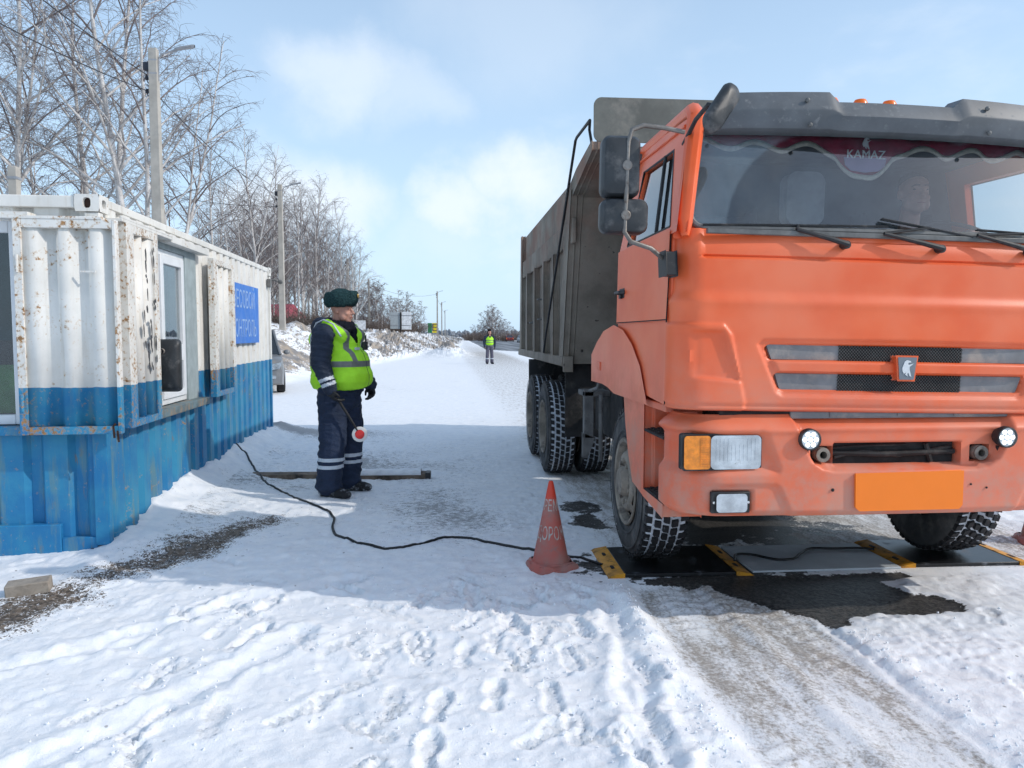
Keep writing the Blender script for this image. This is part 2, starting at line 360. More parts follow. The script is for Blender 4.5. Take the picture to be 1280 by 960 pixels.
def ground(X, Y, masks=False):
    lo = ss(Y, 0, 8); near = 1-ss(Y, 9, 16)
    base = .035*fbm(X*.7, Y*.7, 3, 4)
    drift = .030*fbm(X*1.1+Y*.9, Y*1.2*2.0-X*.9*2.2, 11, 4) * near
    crust = (.026*fbm(X*6, Y*7, 21, 5, .62) + .017*np.abs(fbm(X*17, Y*17, 31, 4, .62)) - .010*ss(fbm(X*4.2,Y*4.2,33,3,.6),.10,.2)) * near
    tram = ss(fbm(X*1.3, Y*1.1, 41, 3), -.02, .22) * near                # trampled, lumpy snow
    lump = .046*np.abs(fbm(X*11, Y*11, 51, 4, .62))*tram + .022*np.abs(fbm(X*30, Y*30, 53, 2))*(.35+.65*tram)*near
    h = base + drift + crust + lump
    hand = ss(X, -1.3, -.6)*0
    h = h + hand
    # lane of the lorries coming towards us
    lane = ss(X, 1.08, 1.2)*(1-ss(X, 1.98, 2.06))*(1-ss(Y, 4.6, 4.75))
    e = .02*fbm(X*3, Y*3, 61, 3)
    lw = ss(X+e*2, 1.06, 1.2)*(1-ss(X+e*2, 1.95, 2.08))
    rib = .006*np.sin(Y*2*math.pi/.105+1.5*np.sin(X*22))*ss(fbm(X*2.2, Y*2.2, 63, 2), -.1, .15)
    laneh = -.028 + .012*fbm(X*11, Y*4, 62, 4, .6) + rib
    front = 1-ss(Y, 4.55, 4.8)
    h = h*(1-.8*lw*front) + laneh*lw*front
    h = h + front*(.026*np.exp(-((X-1.05-e)/.055)**2)*ss(fbm(X*2,Y*5,64,3),-.1,.25) + .018*np.exp(-((X-2.13-e*2.5)/.05)**2)*ss(fbm(X*3,Y*4,65,3),-.15,.2) - .022*np.exp(-((X-2.055-e*1.5)/.03)**2)*ss(fbm(X*3,Y*3,66,3),-.25,.1) + .012*np.exp(-((X-1.62-e)/.05)**2))
    # flat under the weighing pads and the cab
    pads = ss(X,.9,1.05)*(1-ss(X,4.0,4.15))*ss(Y,4.55,4.7)*(1-ss(Y,5.5,5.8))
    under = ss(X, .9, 1.25)*(1-ss(X, 3.7, 4.1))*ss(Y, 4.5, 5)*(1-ss(Y, 13, 16))
    h = h*(1-.75*under); h = h*(1-pads) + 0.0*pads
    pd = polydist(X, Y, PATCH) if X.size > 4 else np.full(X.shape, -9.)
    pw = ss(pd + .10*fbm(X*6, Y*6, 71, 4, .6), -.03, .05)
    h = h*(1-pw) + (-.012 + .004*fbm(X*40, Y*40, 72, 2))*pw
    gp = seg(X, Y, [(-3.6,3.55),(-2.5,4.25),(-2.15,5.2),(-1.45,6.55)])
    g = .76*ss(.56-gp + .75*fbm(X*2.2, Y*2.2, 81, 5, .65), -.05, .75)
    h = h - .02*g + g*.022*np.abs(fbm(X*30, Y*30, 82, 3, .7))*near
    # snow lying against the cabin wall
    wd, wv = wallco(X, Y)
    bank = .26*np.exp(-np.clip(wd,0,9)/.33)*ss(wv,-.1,1.6)*(1-ss(wv, 6.2, 8))*(wd > -3) + .06*np.exp(-np.abs(wd)/.25)*(1-ss(np.abs(wv), .3, 1.2))
    bank = bank*(.8+.7*fbm(X*3, Y*3, 91, 3))
    h = h + np.where(wd > -2.6, bank, 0)
    h = h + .16*np.exp(-((X+1.9-(Y-9)*.0)/.55)**2-((Y-9.7)/.45)**2)*0
    for (px, py, a, dep) in PRINTS:
        m = (np.abs(X-px) < .4) & (np.abs(Y-py) < .4)
        if not m.any(): continue
        x, y = X[m]-px, Y[m]-py; u = x*math.cos(a)-y*math.sin(a); v = x*math.sin(a)+y*math.cos(a)
        d1 = np.hypot(u/.052, (v-.06)/.105); d2 = np.hypot(u/.042, (v+.10)/.062); d = -np.log(np.exp(-3.2*d1)+np.exp(-3.2*d2))/3.2 + .12 + .45*fbm(x*16+px*5, y*16, 99, 3)
        ins = 1-ss(d, .85, 1.12); rim = np.exp(-((d-1.22)/.2)**2)
        h[m] += -dep*.85*ins + dep*.5*rim*(.6+1.2*np.abs(fbm(x*22, y*22+px, 98, 2))*2) + ins*.007*np.sign(np.sin(v*2*math.pi/.026+2*np.abs(u)*20))
    # drag furrows in the left foreground
    for pts, dep in (([(-2.7,3.3),(-1.75,3.9),(-1.1,4.6),(-.55,4.9)], .016), ([(-1.9,2.5),(-1.2,3.2),(-.75,4.0)], .013), ([(.75,2.4),(.85,3.4),(.95,4.3)], .02)):
        d = seg(X, Y, pts) + .16*fbm(X*4, Y*4, 77, 4)
        h = h + near*(-dep*np.exp(-(d/.045)**2) + dep*.9*np.exp(-((d-.10)/.05)**2)*(.6+1.6*np.abs(fbm(X*12, Y*12, 78, 3))*2))
    # ploughed bank along the left side of the road
    xf = np.interp(Y, [-60,0,10,16,24,40,75,110,200,600], [-11,-10,-8.5,-6.6,-5.2,-3.8,.6,2.4,5.2,8])
    mh = np.interp(Y, [-60,0,16,26,45,75,110,200,500], [1.2,1.3,1.75,2.15,1.75,1.5,1.25,.7,.4])
    t = ss(xf-X, -.5, 4.6)
    cl = fbm(X*.9, Y*.45, 101, 5, .6)
    mound = mh*t*(1+.35*cl) + ss(xf-X, -.3, 1.2)*.75*np.abs(fbm(X*1.6, Y*1.0, 102, 5, .68))*(1+1.5*ss(Y,20,50))
    mfar = ss(Y, 9, 15)
    h = h + mound*mfar
    pile = .75*np.exp(-((X-.35)/1.3)**2-((Y-60)/7)**2)*(1+1.3*fbm(X*2,Y*.8,103,4))
    h = h + pile
    # field beyond the highway
    xl = roadleft(Y); road = ss(X-xl+.5*fbm(X*.5,Y*.12,111,3), 0, .4)*(1-ss(X-xl-10.6, 0, .5))
    h = h*(1-road) + (-.05)*road + ss(X-xl-11.2, 0, 4)*(.25+.5*fbm(X*.12, Y*.06, 112, 3))*ss(Y,20,60)
    h = h + ss(Y, 250, 700)*(fbm(X*.01, Y*.01, 121, 3)*2.0)*(1-road)
    if not masks: return h
    packed = lw*front
    trk = ss(X, .75, 1.5)*(1-ss(X, 4.2, 5.2))*ss(Y, 4.7, 5.0)*(1-.45*ss(Y, 9, 16))*(1-ss(Y, 60, 75)*.5)
    dirt = np.clip(packed*(.45+.95*fbm(X*2.2, Y*.7, 131, 4, .6)) + trk*.52 + ss(Y,30,60)*(1-ss(np.abs(X-4.2),1,3))*.2, 0, 1)
    dirt = np.clip(dirt + .13*ss(Y,9,22)*(1-ss(Y,75,110))*ss(X,-1.5,3)*(X<5), 0, 1)
    wet = pw*1.0
    for (cx, cy, rx, ry, k) in ((2.2,6.1,.75,.8,.95),(1.2,6.25,.20,.26,.70),(1.22,6.75,.20,.30,.66),(1.75,5.0,.9,.5,.7),(2.5,7.8,.8,1.4,.6),(1.75,4.68,.9,.10,.85),(2.9,5.9,.5,.3,.6)):  # first blob paints the black shade beneath the truck; the others are wet ground
        q = ((X-cx)/rx)**2+((Y-cy)/ry)**2; wet = np.maximum(wet, k*(1-ss(q+2.6*fbm(X*6,Y*6,141,5,.65), .4, 1.3)))
    deb = np.clip(mfar*ss(xf-X, -.4, .8)*(.46+1.1*np.clip(fbm(X*.5, Y*.22, 151, 4, .6)+.08, 0, 1)) + pile*.9, 0, 1)
    thin = (1-ss(np.abs(X+1.2),1.2,2.2))*ss(Y,5,6.5)*(1-ss(Y,9,12))*.55 + .30*ss(Y,4.6,5.2)*(1-ss(Y,10,14))*(X<1.2)*(X>-2.2)
    thin = .55*thin*(.6+1.3*np.clip(fbm(X*1.1,Y*1.1,161,3)+.2,0,1)) + .30*ss(Y,8,13)*(1-ss(Y,50,75))*ss(X,-6,-4)*(1-ss(X,3.5,5))*(.5+1.6*np.clip(fbm(X*.6,Y*.35,171,4)+.12,0,1)) + .55*np.exp(-((X+2.6)/1.6)**2-((Y-12.2)/.5)**2)  # last term paints the dark shadow strip near the foot of the bank
    return h, dirt, wet, np.clip(g,0,1), road, deb, np.clip(thin,0,1)
def axis(a, b, d, lo, hi, g):
    p = list(np.arange(a, b, d)); s = d; x = b
    while x < hi: p.append(x); s *= g; x += s
    p.append(hi); s = d; x = a - d; q = []
    while x > lo: q.append(x); s *= g; x -= s
    q.append(lo); return np.array(q[::-1]+p)
def build_ground():
    xs = axis(-3.4, 4.4, .0145, -900, 900, 1.055)
    ys = [1.7]
    while ys[-1] < 1800: y = ys[-1]; ys.append(y + max(.0125, .0042*y, .0011*y**1.6 if y > 9 else 0))
    ys = np.array([-200,-90,-40,-18,-8,-4,-2,-1,-.2,.4,.9,1.3]+ys)
    X, Y = np.meshgrid(xs, ys); h, *ms = ground(X, Y, True)
    ny, nx = X.shape; me = bpy.data.meshes.new('snow_ground'); me.vertices.add(nx*ny)
    me.vertices.foreach_set('co', np.stack([X, Y, h], -1).astype(np.float32).ravel())
    i = (np.arange(ny-1)[:,None]*nx + np.arange(nx-1)[None,:]).ravel(); q = np.stack([i, i+1, i+nx+1, i+nx], 1).astype(np.int32)
    me.loops.add(q.size); me.polygons.add(len(q)); me.loops.foreach_set('vertex_index', q.ravel()); me.polygons.foreach_set('loop_start', np.arange(0, q.size, 4, dtype=np.int32))
    me.update(calc_edges=True); me.polygons.foreach_set('use_smooth', np.ones(len(q), bool))
    for nm, a in zip(('dirt','wet','gravel','road','debris','thin'), ms):
        at = me.attributes.new('g_'+nm, 'FLOAT', 'POINT'); at.data.foreach_set('value', a.astype(np.float32).ravel())
    o = bpy.data.objects.new('snow_ground', me); col.objects.link(o); me.materials.append(ground_mat()); struct(o); return o
def ground_mat():
    t = NT('snow_and_dirt'); P = t.tc.outputs['Object']
    fine = t.noise(55, 5, .65); mid = t.noise(9, 6, .62); big = t.noise(1.7, 5, .6)
    streak = t.noise(6, 6, .65, t.vec('Object', (2.2, .55, 1))); grit = t.noise(150, 3, .6)
    snow = t.mix(t.rng(mid, .35, .65), (.80, .825, .86), (.88, .89, .90))
    snow = t.mix(t.math('MULTIPLY', t.rng(big, .52, .75), .25), snow, (.74, .735, .72))
    vs_ = t.voro(13); sk_ = t.math('MULTIPLY', t.rng(vs_, .13, .06), t.rng(t.noise(2.4, 4, .6), .50, .62)); snow = t.mix(t.math('MULTIPLY', sk_, .75), snow, (.12, .11, .10))
    def cover(a, n, k=.55, w=.10):   # ragged edge: where the mask beats the noise
        d = t.math('SUBTRACT', t.attr(a), t.rng(n, .25, .75, 0, 1, False)); return t.rng(d, -w, w)
    dn = t.math('ADD', t.math('MULTIPLY', streak, .55), t.math('MULTIPLY', fine, .45))
    dirtc = t.mix(t.rng(fine, .35, .65), (.235, .20, .165), (.43, .40, .365))
    c = t.mix(t.math('MULTIPLY', cover('g_dirt', dn, w=.22), .92), snow, dirtc)
    c = t.mix(t.math('MULTIPLY', t.attr('g_dirt'), .30), c, (.50, .475, .44))
    tn = t.math('ADD', t.math('MULTIPLY', t.noise(16, 6, .7, t.vec('Object', (1.0, 1.7, 1))), .6), t.math('MULTIPLY', grit, .4))
    c = t.mix(t.math('MULTIPLY', cover('g_thin', tn, w=.07), .72), c, (.17, .165, .165))
    gn = t.math('ADD', t.math('MULTIPLY', t.noise(80, 4, .7), .55), t.math('MULTIPLY', t.noise(20, 5, .65), .45))
    gc = t.mix(t.rng(t.noise(38, 4, .6), .35, .65), (.060, .050, .042), (.21, .17, .135))
    c = t.mix(cover('g_gravel', gn, w=.05), c, gc)
    bn = t.math('ADD', t.math('MULTIPLY', t.noise(2.6, 8, .75, t.vec('Object', (1, .45, 2.2))), .65), t.math('MULTIPLY', t.noise(14, 4, .6), .35))
    c = t.mix(t.math('MULTIPLY', cover('g_debris', bn, w=.06), .85), c, t.mix(t.rng(t.noise(2, 4), .4, .6), (.12, .105, .095), (.30, .22, .14)))
    rc = t.mix(t.rng(t.noise(.5, 6, .6, t.vec('Object', (1.6, .05, 1))), .42, .64), (.115, .125, .14), (.25, .265, .285))
    c = t.mix(cover('g_road', t.noise(2.5, 5, .6), w=.2), c, rc)
    wf = cover('g_wet', t.math('ADD', t.math('MULTIPLY', mid, .5), t.math('MULTIPLY', fine, .5)), w=.10)
    c = t.mix(wf, c, t.mix(t.rng(fine, .4, .62), (.030, .030, .030), (.105, .098, .090)))
    t.set(t.b.inputs['Roughness'], t.rng(wf, 0, 1, .72, .38)); t.b.inputs['Specular IOR Level'].default_value = .25
    hh = t.math('ADD', t.math('MULTIPLY', fine, .6), t.math('MULTIPLY', grit, .4)); t.bump(hh, .55, .012)
    return t.done(c)
gobj = build_ground()
def gz(x, y): return float(ground(np.array([[x]], float), np.array([[y]], float))[0,0])

def build_clods():
    r = random.Random(12); b = MB(); n = 0
    while n < 2200:
        if r.random() < .55:
            p = r.choice(PRINTS); a = r.uniform(0, 6.28); q = r.uniform(.08, .32); x, y = p[0]+q*math.cos(a), p[1]+q*math.sin(a)
        elif r.random() < .5: x, y = r.gauss(1.04, .06), r.uniform(2.3, 4.6)
        elif r.random() < .4: x, y = r.gauss(2.15, .05), r.uniform(2.3, 3.8)
        else: x, y = r.uniform(-2.4, 1.0), r.uniform(2.2, 4.9)
        n += 1; k = r.random()**2.6; s_ = .002+.009*k; CL.append((x, y, s_, r.uniform(0, 6.28), r.random()))
    P = np.array([(c[0], c[1]) for c in CL]); h = ground(P[:,0][None,:], P[:,1][None,:])[0]
    for (x, y, s_, a, e), z in zip(CL, h):
        rr = random.Random(int(e*1e6)); rm = rotm(rr.uniform(0,6),rr.uniform(0,6),a)
        vs = [Vector((x, y, float(z)+s_*.25)) + (rm @ Vector(v))*s_*rr.uniform(.65,1.15) for v in ((1,0,0),(-.9,.2,0),(0,1,.1),(.1,-1,0),(0,0,.9),(0,.1,-.8))]
        b.add(vs, [(0,2,4),(2,1,4),(1,3,4),(3,0,4),(2,0,5),(1,2,5),(3,1,5),(0,3,5)])
    o = b.build('snow_clods', pm('crumbled_snow', (.82,.84,.87), .8, var=.1), None, smooth=0); tag(o, 'crumbs of trampled snow scattered round the footprints and ruts', 'snow'); o['kind'] = 'stuff'
CL = []
build_clods()
# ---------------------------------------------------------------- the lorry (local: x across, y back from its nose, z up)
TX, TY = 2.445, 3.9
truck = thing('dump_truck', 'big orange dump truck with a dusty grey tipper bed and tyres packed with snow', 'truck', (TX, TY, 0))
def plan(w, r, yend, bulge, dx, ncorner=10, nside=3):
    P = []
    for k in range(nside): P.append((-w, yend + (r-yend)*k/nside, -1, 0))
    for k in range(ncorner+1):
        a = R(90*k/ncorner); P.append((-w + r - r*math.cos(a), r - r*math.sin(a), -math.cos(a), -math.sin(a)))
    n = max(2, int(round((2*w-2*r)/dx))); F = [(-w+r+(2*w-2*r)*k/n, 0, 0, -1) for k in range(1, n)]
    P = P + F + [(-x, y, -nx, ny) for x, y, nx, ny in P[::-1]]
    return [(x, y - bulge*(1-(x/w)**2), nx, ny) for x, y, nx, ny in P]
def sheet(pl, zs, depth, lean=lambda z: 0*z, width=lambda z: 0*z):
    A = np.array(pl); x = A[:,0][None,:]; y = A[:,1][None,:]; nx = A[:,2][None,:]; ny = A[:,3][None,:]; z = np.array(zs)[:,None]
    X = x+0*z; Z = z+0*x; d = depth(X, Z)
    XX = X - nx*d + np.sign(X)*0 - width(Z)*np.sign(X)*np.clip(np.abs(X)/1.2,0,1); YY = y + 0*z - ny*d + lean(Z)
    mb = MB(); mb.grid([[(XX[i,j], YY[i,j], Z[i,j]) for j in range(X.shape[1])] for i in range(len(zs))]); return mb
def pd2(X, Z, P, sym=True):
    return polydist(np.abs(X) if sym else X, Z, P)
def rec(d, depth, w): return depth*ss(d, -w/2, w/2)
zs = lambda a, b, d: list(np.arange(a, b, d)) + [b]
# cab front: fairings, hood seam, grille slots
FAIR = [(1.6,1.622),(.985,1.616),(.94,1.56),(.862,1.20),(.86,1.0),(1.6,1.0)]
INS = [(1.15,1.575),(.99,1.575),(.892,1.318),(1.135,1.338)]
SUR = [(-.5,1.545),(.775,1.535),(.80,1.515),(.69,1.262),(.66,1.245),(-.5,1.242)]
SL1 = [(-.5,1.516),(.735,1.51),(.755,1.495),(.735,1.44),(.715,1.432),(-.5,1.432)]; SL2 = [(-.5,1.366),(.685,1.363),(.705,1.345),(.68,1.285),(.655,1.275),(-.5,1.27)]
def body_depth(X, Z):
    fd = pd2(X, Z, FAIR); d = -.013*ss(fd, -.006, .010)
    d = d + rec(pd2(X, Z, INS), .022, .022)
    d = d + rec(pd2(X, Z, SUR), .016, .02)
    d = d - .014*ss(pd2(X, Z, [(-.5,1.43),(.72,1.43),(.69,1.37),(-.5,1.37)]), -.008, .008)
    d = d + rec(pd2(X, Z, SL1), .035, .014) + rec(pd2(X, Z, SL2), .035, .014)
    a = np.abs(X)
    d = d + .018*ss(Z, 1.962, 1.970)*(1-ss(a, 1.098, 1.106)) + .022*np.exp(-((Z-1.966)/.006)**2)*(a < 1.1) + .012*np.exp(-((a-1.102)/.005)**2)*(Z > 1.966)
    d = d + .016*ss(Z, 1.72, 1.80) - .005*np.exp(-((Z-1.735)/.03)**2)
    d = d + .010*np.exp(-((Z-1.185)/.012)**2)
    return d
mb = sheet(plan(1.235, .15, .16, .03, .0105), zs(1.172, 2.115, .0085), body_depth, lambda z: .03*(z-1.17)+.03*ss(z,2.0,2.12))
mb.build('cab_front_panel', M['orange'], truck, smooth=50, solid=.02)
def on_front(z, d=0): return .03*(z-1.17) + .016*ss(np.array(z), 1.72, 1.8) + d
# inserts in the grille slots
def strip(z0, z1, xa, xb, y): return MB().box((xa, y, z0), (xb, y+.012, z1))
for (z0, z1, xo) in ((1.438,1.510,.742), (1.276,1.358,.69)):
    for s in (-1, 1):
        b = MB(); b.prism([(s*.345,z0),(s*(xo-.028),z0),(s*xo,z1),(s*.345,z1)], .028, .045, 'y'); b.build('grille_blank', M['greyplastic'], truck, bevel=.003, loc=(0,-.012,0))
    b = MB(); b.box((-.345,.016,z0),(.345,.024,z1)); g = b.build('grille_mesh', M['meshhole'], truck)
    b = MB(); p = .0165; k = 0; z = z0
    while z < z1:
        x = -.345 + (p/2 if k % 2 else 0)
        while x < .345:
            b.prism([(x-.0055,z),(x,z+.0062),(x+.0055,z),(x,z-.0062)], .007, .016, 'y'); x += p
        z += .0088; k += 1
    b.build('wire', M['mesh'], g, smooth=0)['kind'] = 'stuff'
# emblem with the galloping horse
b = MB(); b.prism([(-.056,1.462),(.056,1.462),(.049,1.400),(.043,1.338),(-.043,1.338),(-.049,1.40)], -.045, .01, 'y'); em = b.build('emblem', M['orange'], truck, bevel=.006, bseg=3)
b = MB(); b.prism([(-.0505,1.457),(.0505,1.457),(.044,1.40),(.038,1.343),(-.038,1.343),(-.044,1.40)], -.049, -.043, 'y'); b.build('emblem_face', M['emblem'], em, bevel=.002)
H = [(-.004,1.444),(.016,1.440),(.020,1.432),(.006,1.431),(.002,1.424),(.008,1.419),(.034,1.427),(.020,1.415),(.012,1.410),(.012,1.396),(.016,1.382),(.024,1.356),(.014,1.362),(.006,1.378),(0,1.372),(.004,1.358),(-.010,1.368),(-.006,1.380),(-.018,1.372),(-.026,1.386),(-.028,1.402),(-.022,1.420),(-.016,1.436)]
b = MB(); b.prism(H, -.052, -.048, 'y'); b.build('horse_figure', M['emblemhorse'], em, smooth=0)
# cab sides, doors, rear wall, roof
def wz(z): return 1.235 - .19*max(0, z-2.1)
for s in (-1, 1):
    b = MB(); b.prism([(.15,1.172),(.62,1.2),(.80,1.30),(1.05,1.40),(1.37,1.45),(1.37,2.13),(.15,2.13)], s*1.19, s*1.232, 'x'); b.build('cab_side', M['orange'], truck, bevel=.004)
    b = MB(); b.prism([(.168,1.64),(1.352,1.64),(1.352,2.105),(.162,2.105)], s*1.20, s*1.246, 'x'); dr = b.build('door', M['orange'], truck, bevel=.012, bseg=3)
    b = MB(); b.prism([(1.15,1.80),(1.29,1.80),(1.29,1.86),(1.15,1.86)], s*1.24, s*1.2475, 'x'); b.build('handle_recess', M['blackplastic'], dr, bevel=.002)
    b = MB(); b.tube([(s*1.245,1.14,1.835),(s*1.275,1.16,1.835),(s*1.275,1.29,1.835),(s*1.245,1.31,1.835)], .012, 8); b.box((s*1.245,1.20,1.795),(s*1.262,1.25,1.822)); b.build('handle', M['blackplastic'], dr)
    # upper side frame with window opening
    OUT = [(.045,2.09),(1.37,2.09),(1.37,2.14),(1.33,2.80),(.30,2.75),(.27,2.72)]
    def side(yz, dx=0): return (s*(wz(yz[1])+dx), yz[0], yz[1])
    IN = [(.185,2.135),(1.15,2.135),(1.13,2.62),(.455,2.605)]
    o6 = [(.045,2.09),(1.37,2.09),(1.33,2.80),(.27,2.74)]
    b = MB()
    for dx in (.006, -.05): b.grid([[side(p, dx) for p in o6], [side(p, dx) for p in IN]], wrap=True)
    n = 16
    b.add([side(p, .006) for p in IN] + [side(p, -.05) for p in IN], [(i,(i+1)%4,4+(i+1)%4,4+i) for i in range(4)])
    b.build('window_surround', M['orange'], dr, smooth=30)
    b = MB(); b.add([side(p, -.015) for p in IN], [(0,1,2,3)]); b.build('side_glass', M['cabglass'], dr, smooth=0)
    b = MB(); b.tube([side((.47,2.14),.004), side((.635,2.61),.004)], .011, 6); b.tube([side(p,.003) for p in IN+IN[:1]], .008, 5); b.build('window_bar', M['blackplastic'], dr)
    b = MB(); b.tube([side((.085,2.07),-.055), side((.11,2.15),-.045), side((.27,2.74),-.03), side((.34,2.79),-.03), side((1.33,2.80),-.03)], [.02,.045,.05,.05,.05], 10); b.build('pillar', M['orange'], truck)
    b = MB(); b.tube([side((.30,2.70),.012), side((1.34,2.72),.012)], .009, 6); b.build('rain_gutter', M['orange'], truck)
b = MB()
rows = []
for i in range(10):
    y = .235 + 1.115*i/9; e = min(1, math.sin(math.pi*min(.5, (i+.35)/5)))
    rows.append([(1.12*u, y, 2.755 + .045*min(1,i/2) + .125*(1-abs(u)**3.2)*e) for u in np.linspace(-1,1,29)])
b.grid(rows); b.build('roof', M['orange'], truck, solid=.02)
b = MB(); b.box((-1.17,1.33,1.2),(1.17,1.375,2.80)); b.build('rear_wall', M['orange'], truck)
b = MB(); b.box((-1.165,1.305,1.25),(1.165,1.327,2.78)); b.box((-1.15,.30,1.45),(1.15,1.3,1.5)); b.box((-1.1,.3,2.735),(1.1,1.3,2.75))
b.prism([(.14,1.5),(.14,2.0),(.34,2.02),(.50,1.92),(.50,1.5)], -1.15, 1.15, 'x'); b.build('cab_interior', M['cabin'], truck, smooth=0)
# windscreen and its frame
def ws(x, z, d=0): return (x, .055 + .36*(z-2.1) + .055*(x/1.15)**2 + .10*max(0,abs(x)-1.0)**1.0*.6 - d, z)
def wring(x0,z0,x1,z1,r,n=7):
    P = rrect(-1, z0, 1, z1, r, n); out = []
    for (x,z) in P:
        k = wz(z) - x0; out.append((x*k, z))
    return out
def seglist(P, per=14):
    Q = []
    for i in range(len(P)):
        a, c = P[i], P[(i+1) % len(P)]; n = max(1, int(math.hypot(a[0]-c[0], a[1]-c[1])/.12))
        Q += [(a[0]+(c[0]-a[0])*k/n, a[1]+(c[1]-a[1])*k/n) for k in range(n)]
    return Q
IN_ = []
for (x,z) in rrect(-1.16, 2.122, 1.16, 2.70, .09, 7): IN_.append((x*(wz(z)-.055)/1.18, z))
OUT_ = []
for (x,z) in rrect(-1.235, 2.062, 1.235, 2.775, .012, 7): OUT_.append((x*(wz(z))/1.235, z))
def resamp(A, B):
    QA, QB = [], []
    for i in range(len(A)):
        a, c, p, q = A[i], A[(i+1)%len(A)], B[i], B[(i+1)%len(B)]; n = max(1, int(math.hypot(a[0]-c[0], a[1]-c[1])/.1))
        for k in range(n): QA.append((a[0]+(c[0]-a[0])*k/n, a[1]+(c[1]-a[1])*k/n)); QB.append((p[0]+(q[0]-p[0])*k/n, p[1]+(q[1]-p[1])*k/n))
    return QA, QB
QI, QO = resamp(IN_, OUT_)
b = MB(); b.grid([[ws(x,z) for x,z in QO], [ws(x,z,.004) for x,z in QI], [ws(x,z,-.03) for x,z in QI]], wrap=True); b.build('windscreen_frame', M['orange'], truck, smooth=40)
b = MB(); b.tube([ws(x,z,.012) for x,z in QI+QI[:1]], .017, 8, caps=False); b.build('windscreen_seal', M['gasket'], truck)
b = MB(); n = 24; rows = []
for i in range(13):
    z = 2.11 + (2.712-2.11)*i/12; rows.append([ws(u*(wz(z)-.05), z, 0) for u in np.linspace(-1,1,n)])
b.grid(rows); b.build('windscreen', M['screen'], truck, smooth=60)
# cowl strip, wipers
b = MB(); b.box((-1.08,.03,2.085),(1.08,.06,2.112)); b.build('cowl_strip', M['gasket'], truck, bevel=.004)
for (px, pz, J, A, Z) in ((-.338,2.043,(-.60,2.118),(-1.085,2.135),(-.09,2.150)), (.19,2.037,(-.13,2.108),(-.118,2.192),(.385,2.108)), (.70,2.037,(.40,2.118),(.42,2.15),(.98,2.13))):
    b = MB(); yb = .018
    b.tube([(px,-.005,pz),(px,yb+.02,pz)], .022, 10); b.tube([(px,-.012,pz),((px*2+J[0])/3,-.012,pz+(J[1]-pz)*.33),(J[0],ws(*J)[1]-.05,J[1])], [.017,.014,.010], 8)
    mid = ((A[0]+Z[0])/2, (A[1]+Z[1])/2)
    b.tube([(J[0],ws(*J)[1]-.05,J[1]), (mid[0], ws(*mid)[1]-.045, mid[1])], [.009,.006], 6)
    w = b.build('wiper', M['blackplastic'], truck)
    b = MB(); pts = [(A[0]+(Z[0]-A[0])*k/8, A[1]+(Z[1]-A[1])*k/8) for k in range(9)]
    b.tube([ws(x,z,.03) for x,z in pts], .007, 5)
    for k in range(8): b.tube([ws(*pts[k],.03), ws(*pts[k+1],.018)], .005, 4)
    b.tube([ws(x,z,.016) for x,z in pts], .0045, 4); b.build('blade', M['blackplastic'], w)
# sun visor, roof markers
rows = []; nU = 81
for i, (t, fy) in enumerate(((0,0),(.12,-.05),(.5,-.085),(.56,-.083),(1,-.03),(1.05,.0))):
    r = []
    for u in np.linspace(-1,1,nU):
        top = 2.862 - .052*float(ss(np.array(.325-abs(u)), -.02, .02)) + .018*(1-u*u) - .09*max(0,abs(u)-.8)/.2
        z = 2.650 + (top-2.650)*t; y = .19 + fy + .10*u*u + .16*max(0,abs(u)-.9)/.1*.5 + (.10 if t > 1.02 else 0)
        r.append((1.09*u, y, z))
    rows.append(r)
b = MB(); b.grid(rows); vz = b.build('sun_visor', M['visor'], truck, smooth=35, solid=.006)
for (x, z) in ((-.52,2.82),(-.50,2.69),(.50,2.82),(.52,2.69),(-1.0,2.69)):
    b = MB(); b.ell((x, .115+.10*(x/1.09)**2, z), (.013,.012,.013)); b.build('bolt', M['gasket'], vz)
for x in (-.18,0,.18):
    b = MB(); b.lathe([(0,.045),(.03,.043),(.05,.032),(.056,.0)], 14, 'z', (x,.55,2.915)); b.build('roof_marker_lamp', M['marker'], truck)
# bumper
CEN = [(-.5,1.30),(.64,1.30),(.615,1.15),(.565,1.0),(.515,.90),(.46,.862),(.40,.848),(-.5,.848)]
HLR = [(1.6,1.044),(.80,1.044),(.775,1.03),(.71,.858),(.71,.845),(1.6,.845)]
HLP = [(1.215,1.042),(.79,1.042),(.79,.850),(1.215,.850)]
FGB = [(1.18,.770),(.72,.770),(.695,.755),(.635,.62),(.64,.50),(1.18,.50)]
FGL = [(1.065,.742),(.835,.742),(.835,.614),(1.065,.614)]
SLOT = [(-.375,.978),(.330,.978),(.330,.866),(-.375,.866)]
PIL = [(-.50,.962),(-.395,.962),(-.395,.880),(-.50,.880)]; PIR = [(.395,.962),(.49,.962),(.49,.880),(.395,.880)]
def bump_depth(X, Z):
    d = rec(pd2(X,Z,CEN), .055, .035) + rec(pd2(X,Z,HLR), .030, .06) + rec(pd2(X,Z,FGB), .014, .03) + rec(pd2(X,Z,FGL), .022, .016)
    d = d + rec(pd2(X,Z,SLOT,False), .13, .012) + rec(pd2(X,Z,PIL,False), .10, .012) + rec(pd2(X,Z,PIR,False), .10, .012)
    d = d + .07*ss(Z, 1.05, 1.14)**1.5 + .03*(1-ss(Z, .598, .635)) - .008*np.exp(-((Z-1.055)/.015)**2)
    d = d + .012*ss(Z,1.0,.80)*(np.abs(X)<.0)
    return d
mb = sheet(plan(1.245, .26, .33, .03, .0095, 14, 3), zs(.600, 1.138, .0078), bump_depth, lambda z: -.035+.0*z)
bump = mb.build('bumper', M['orange_bumper'], truck, smooth=50, solid=.015)
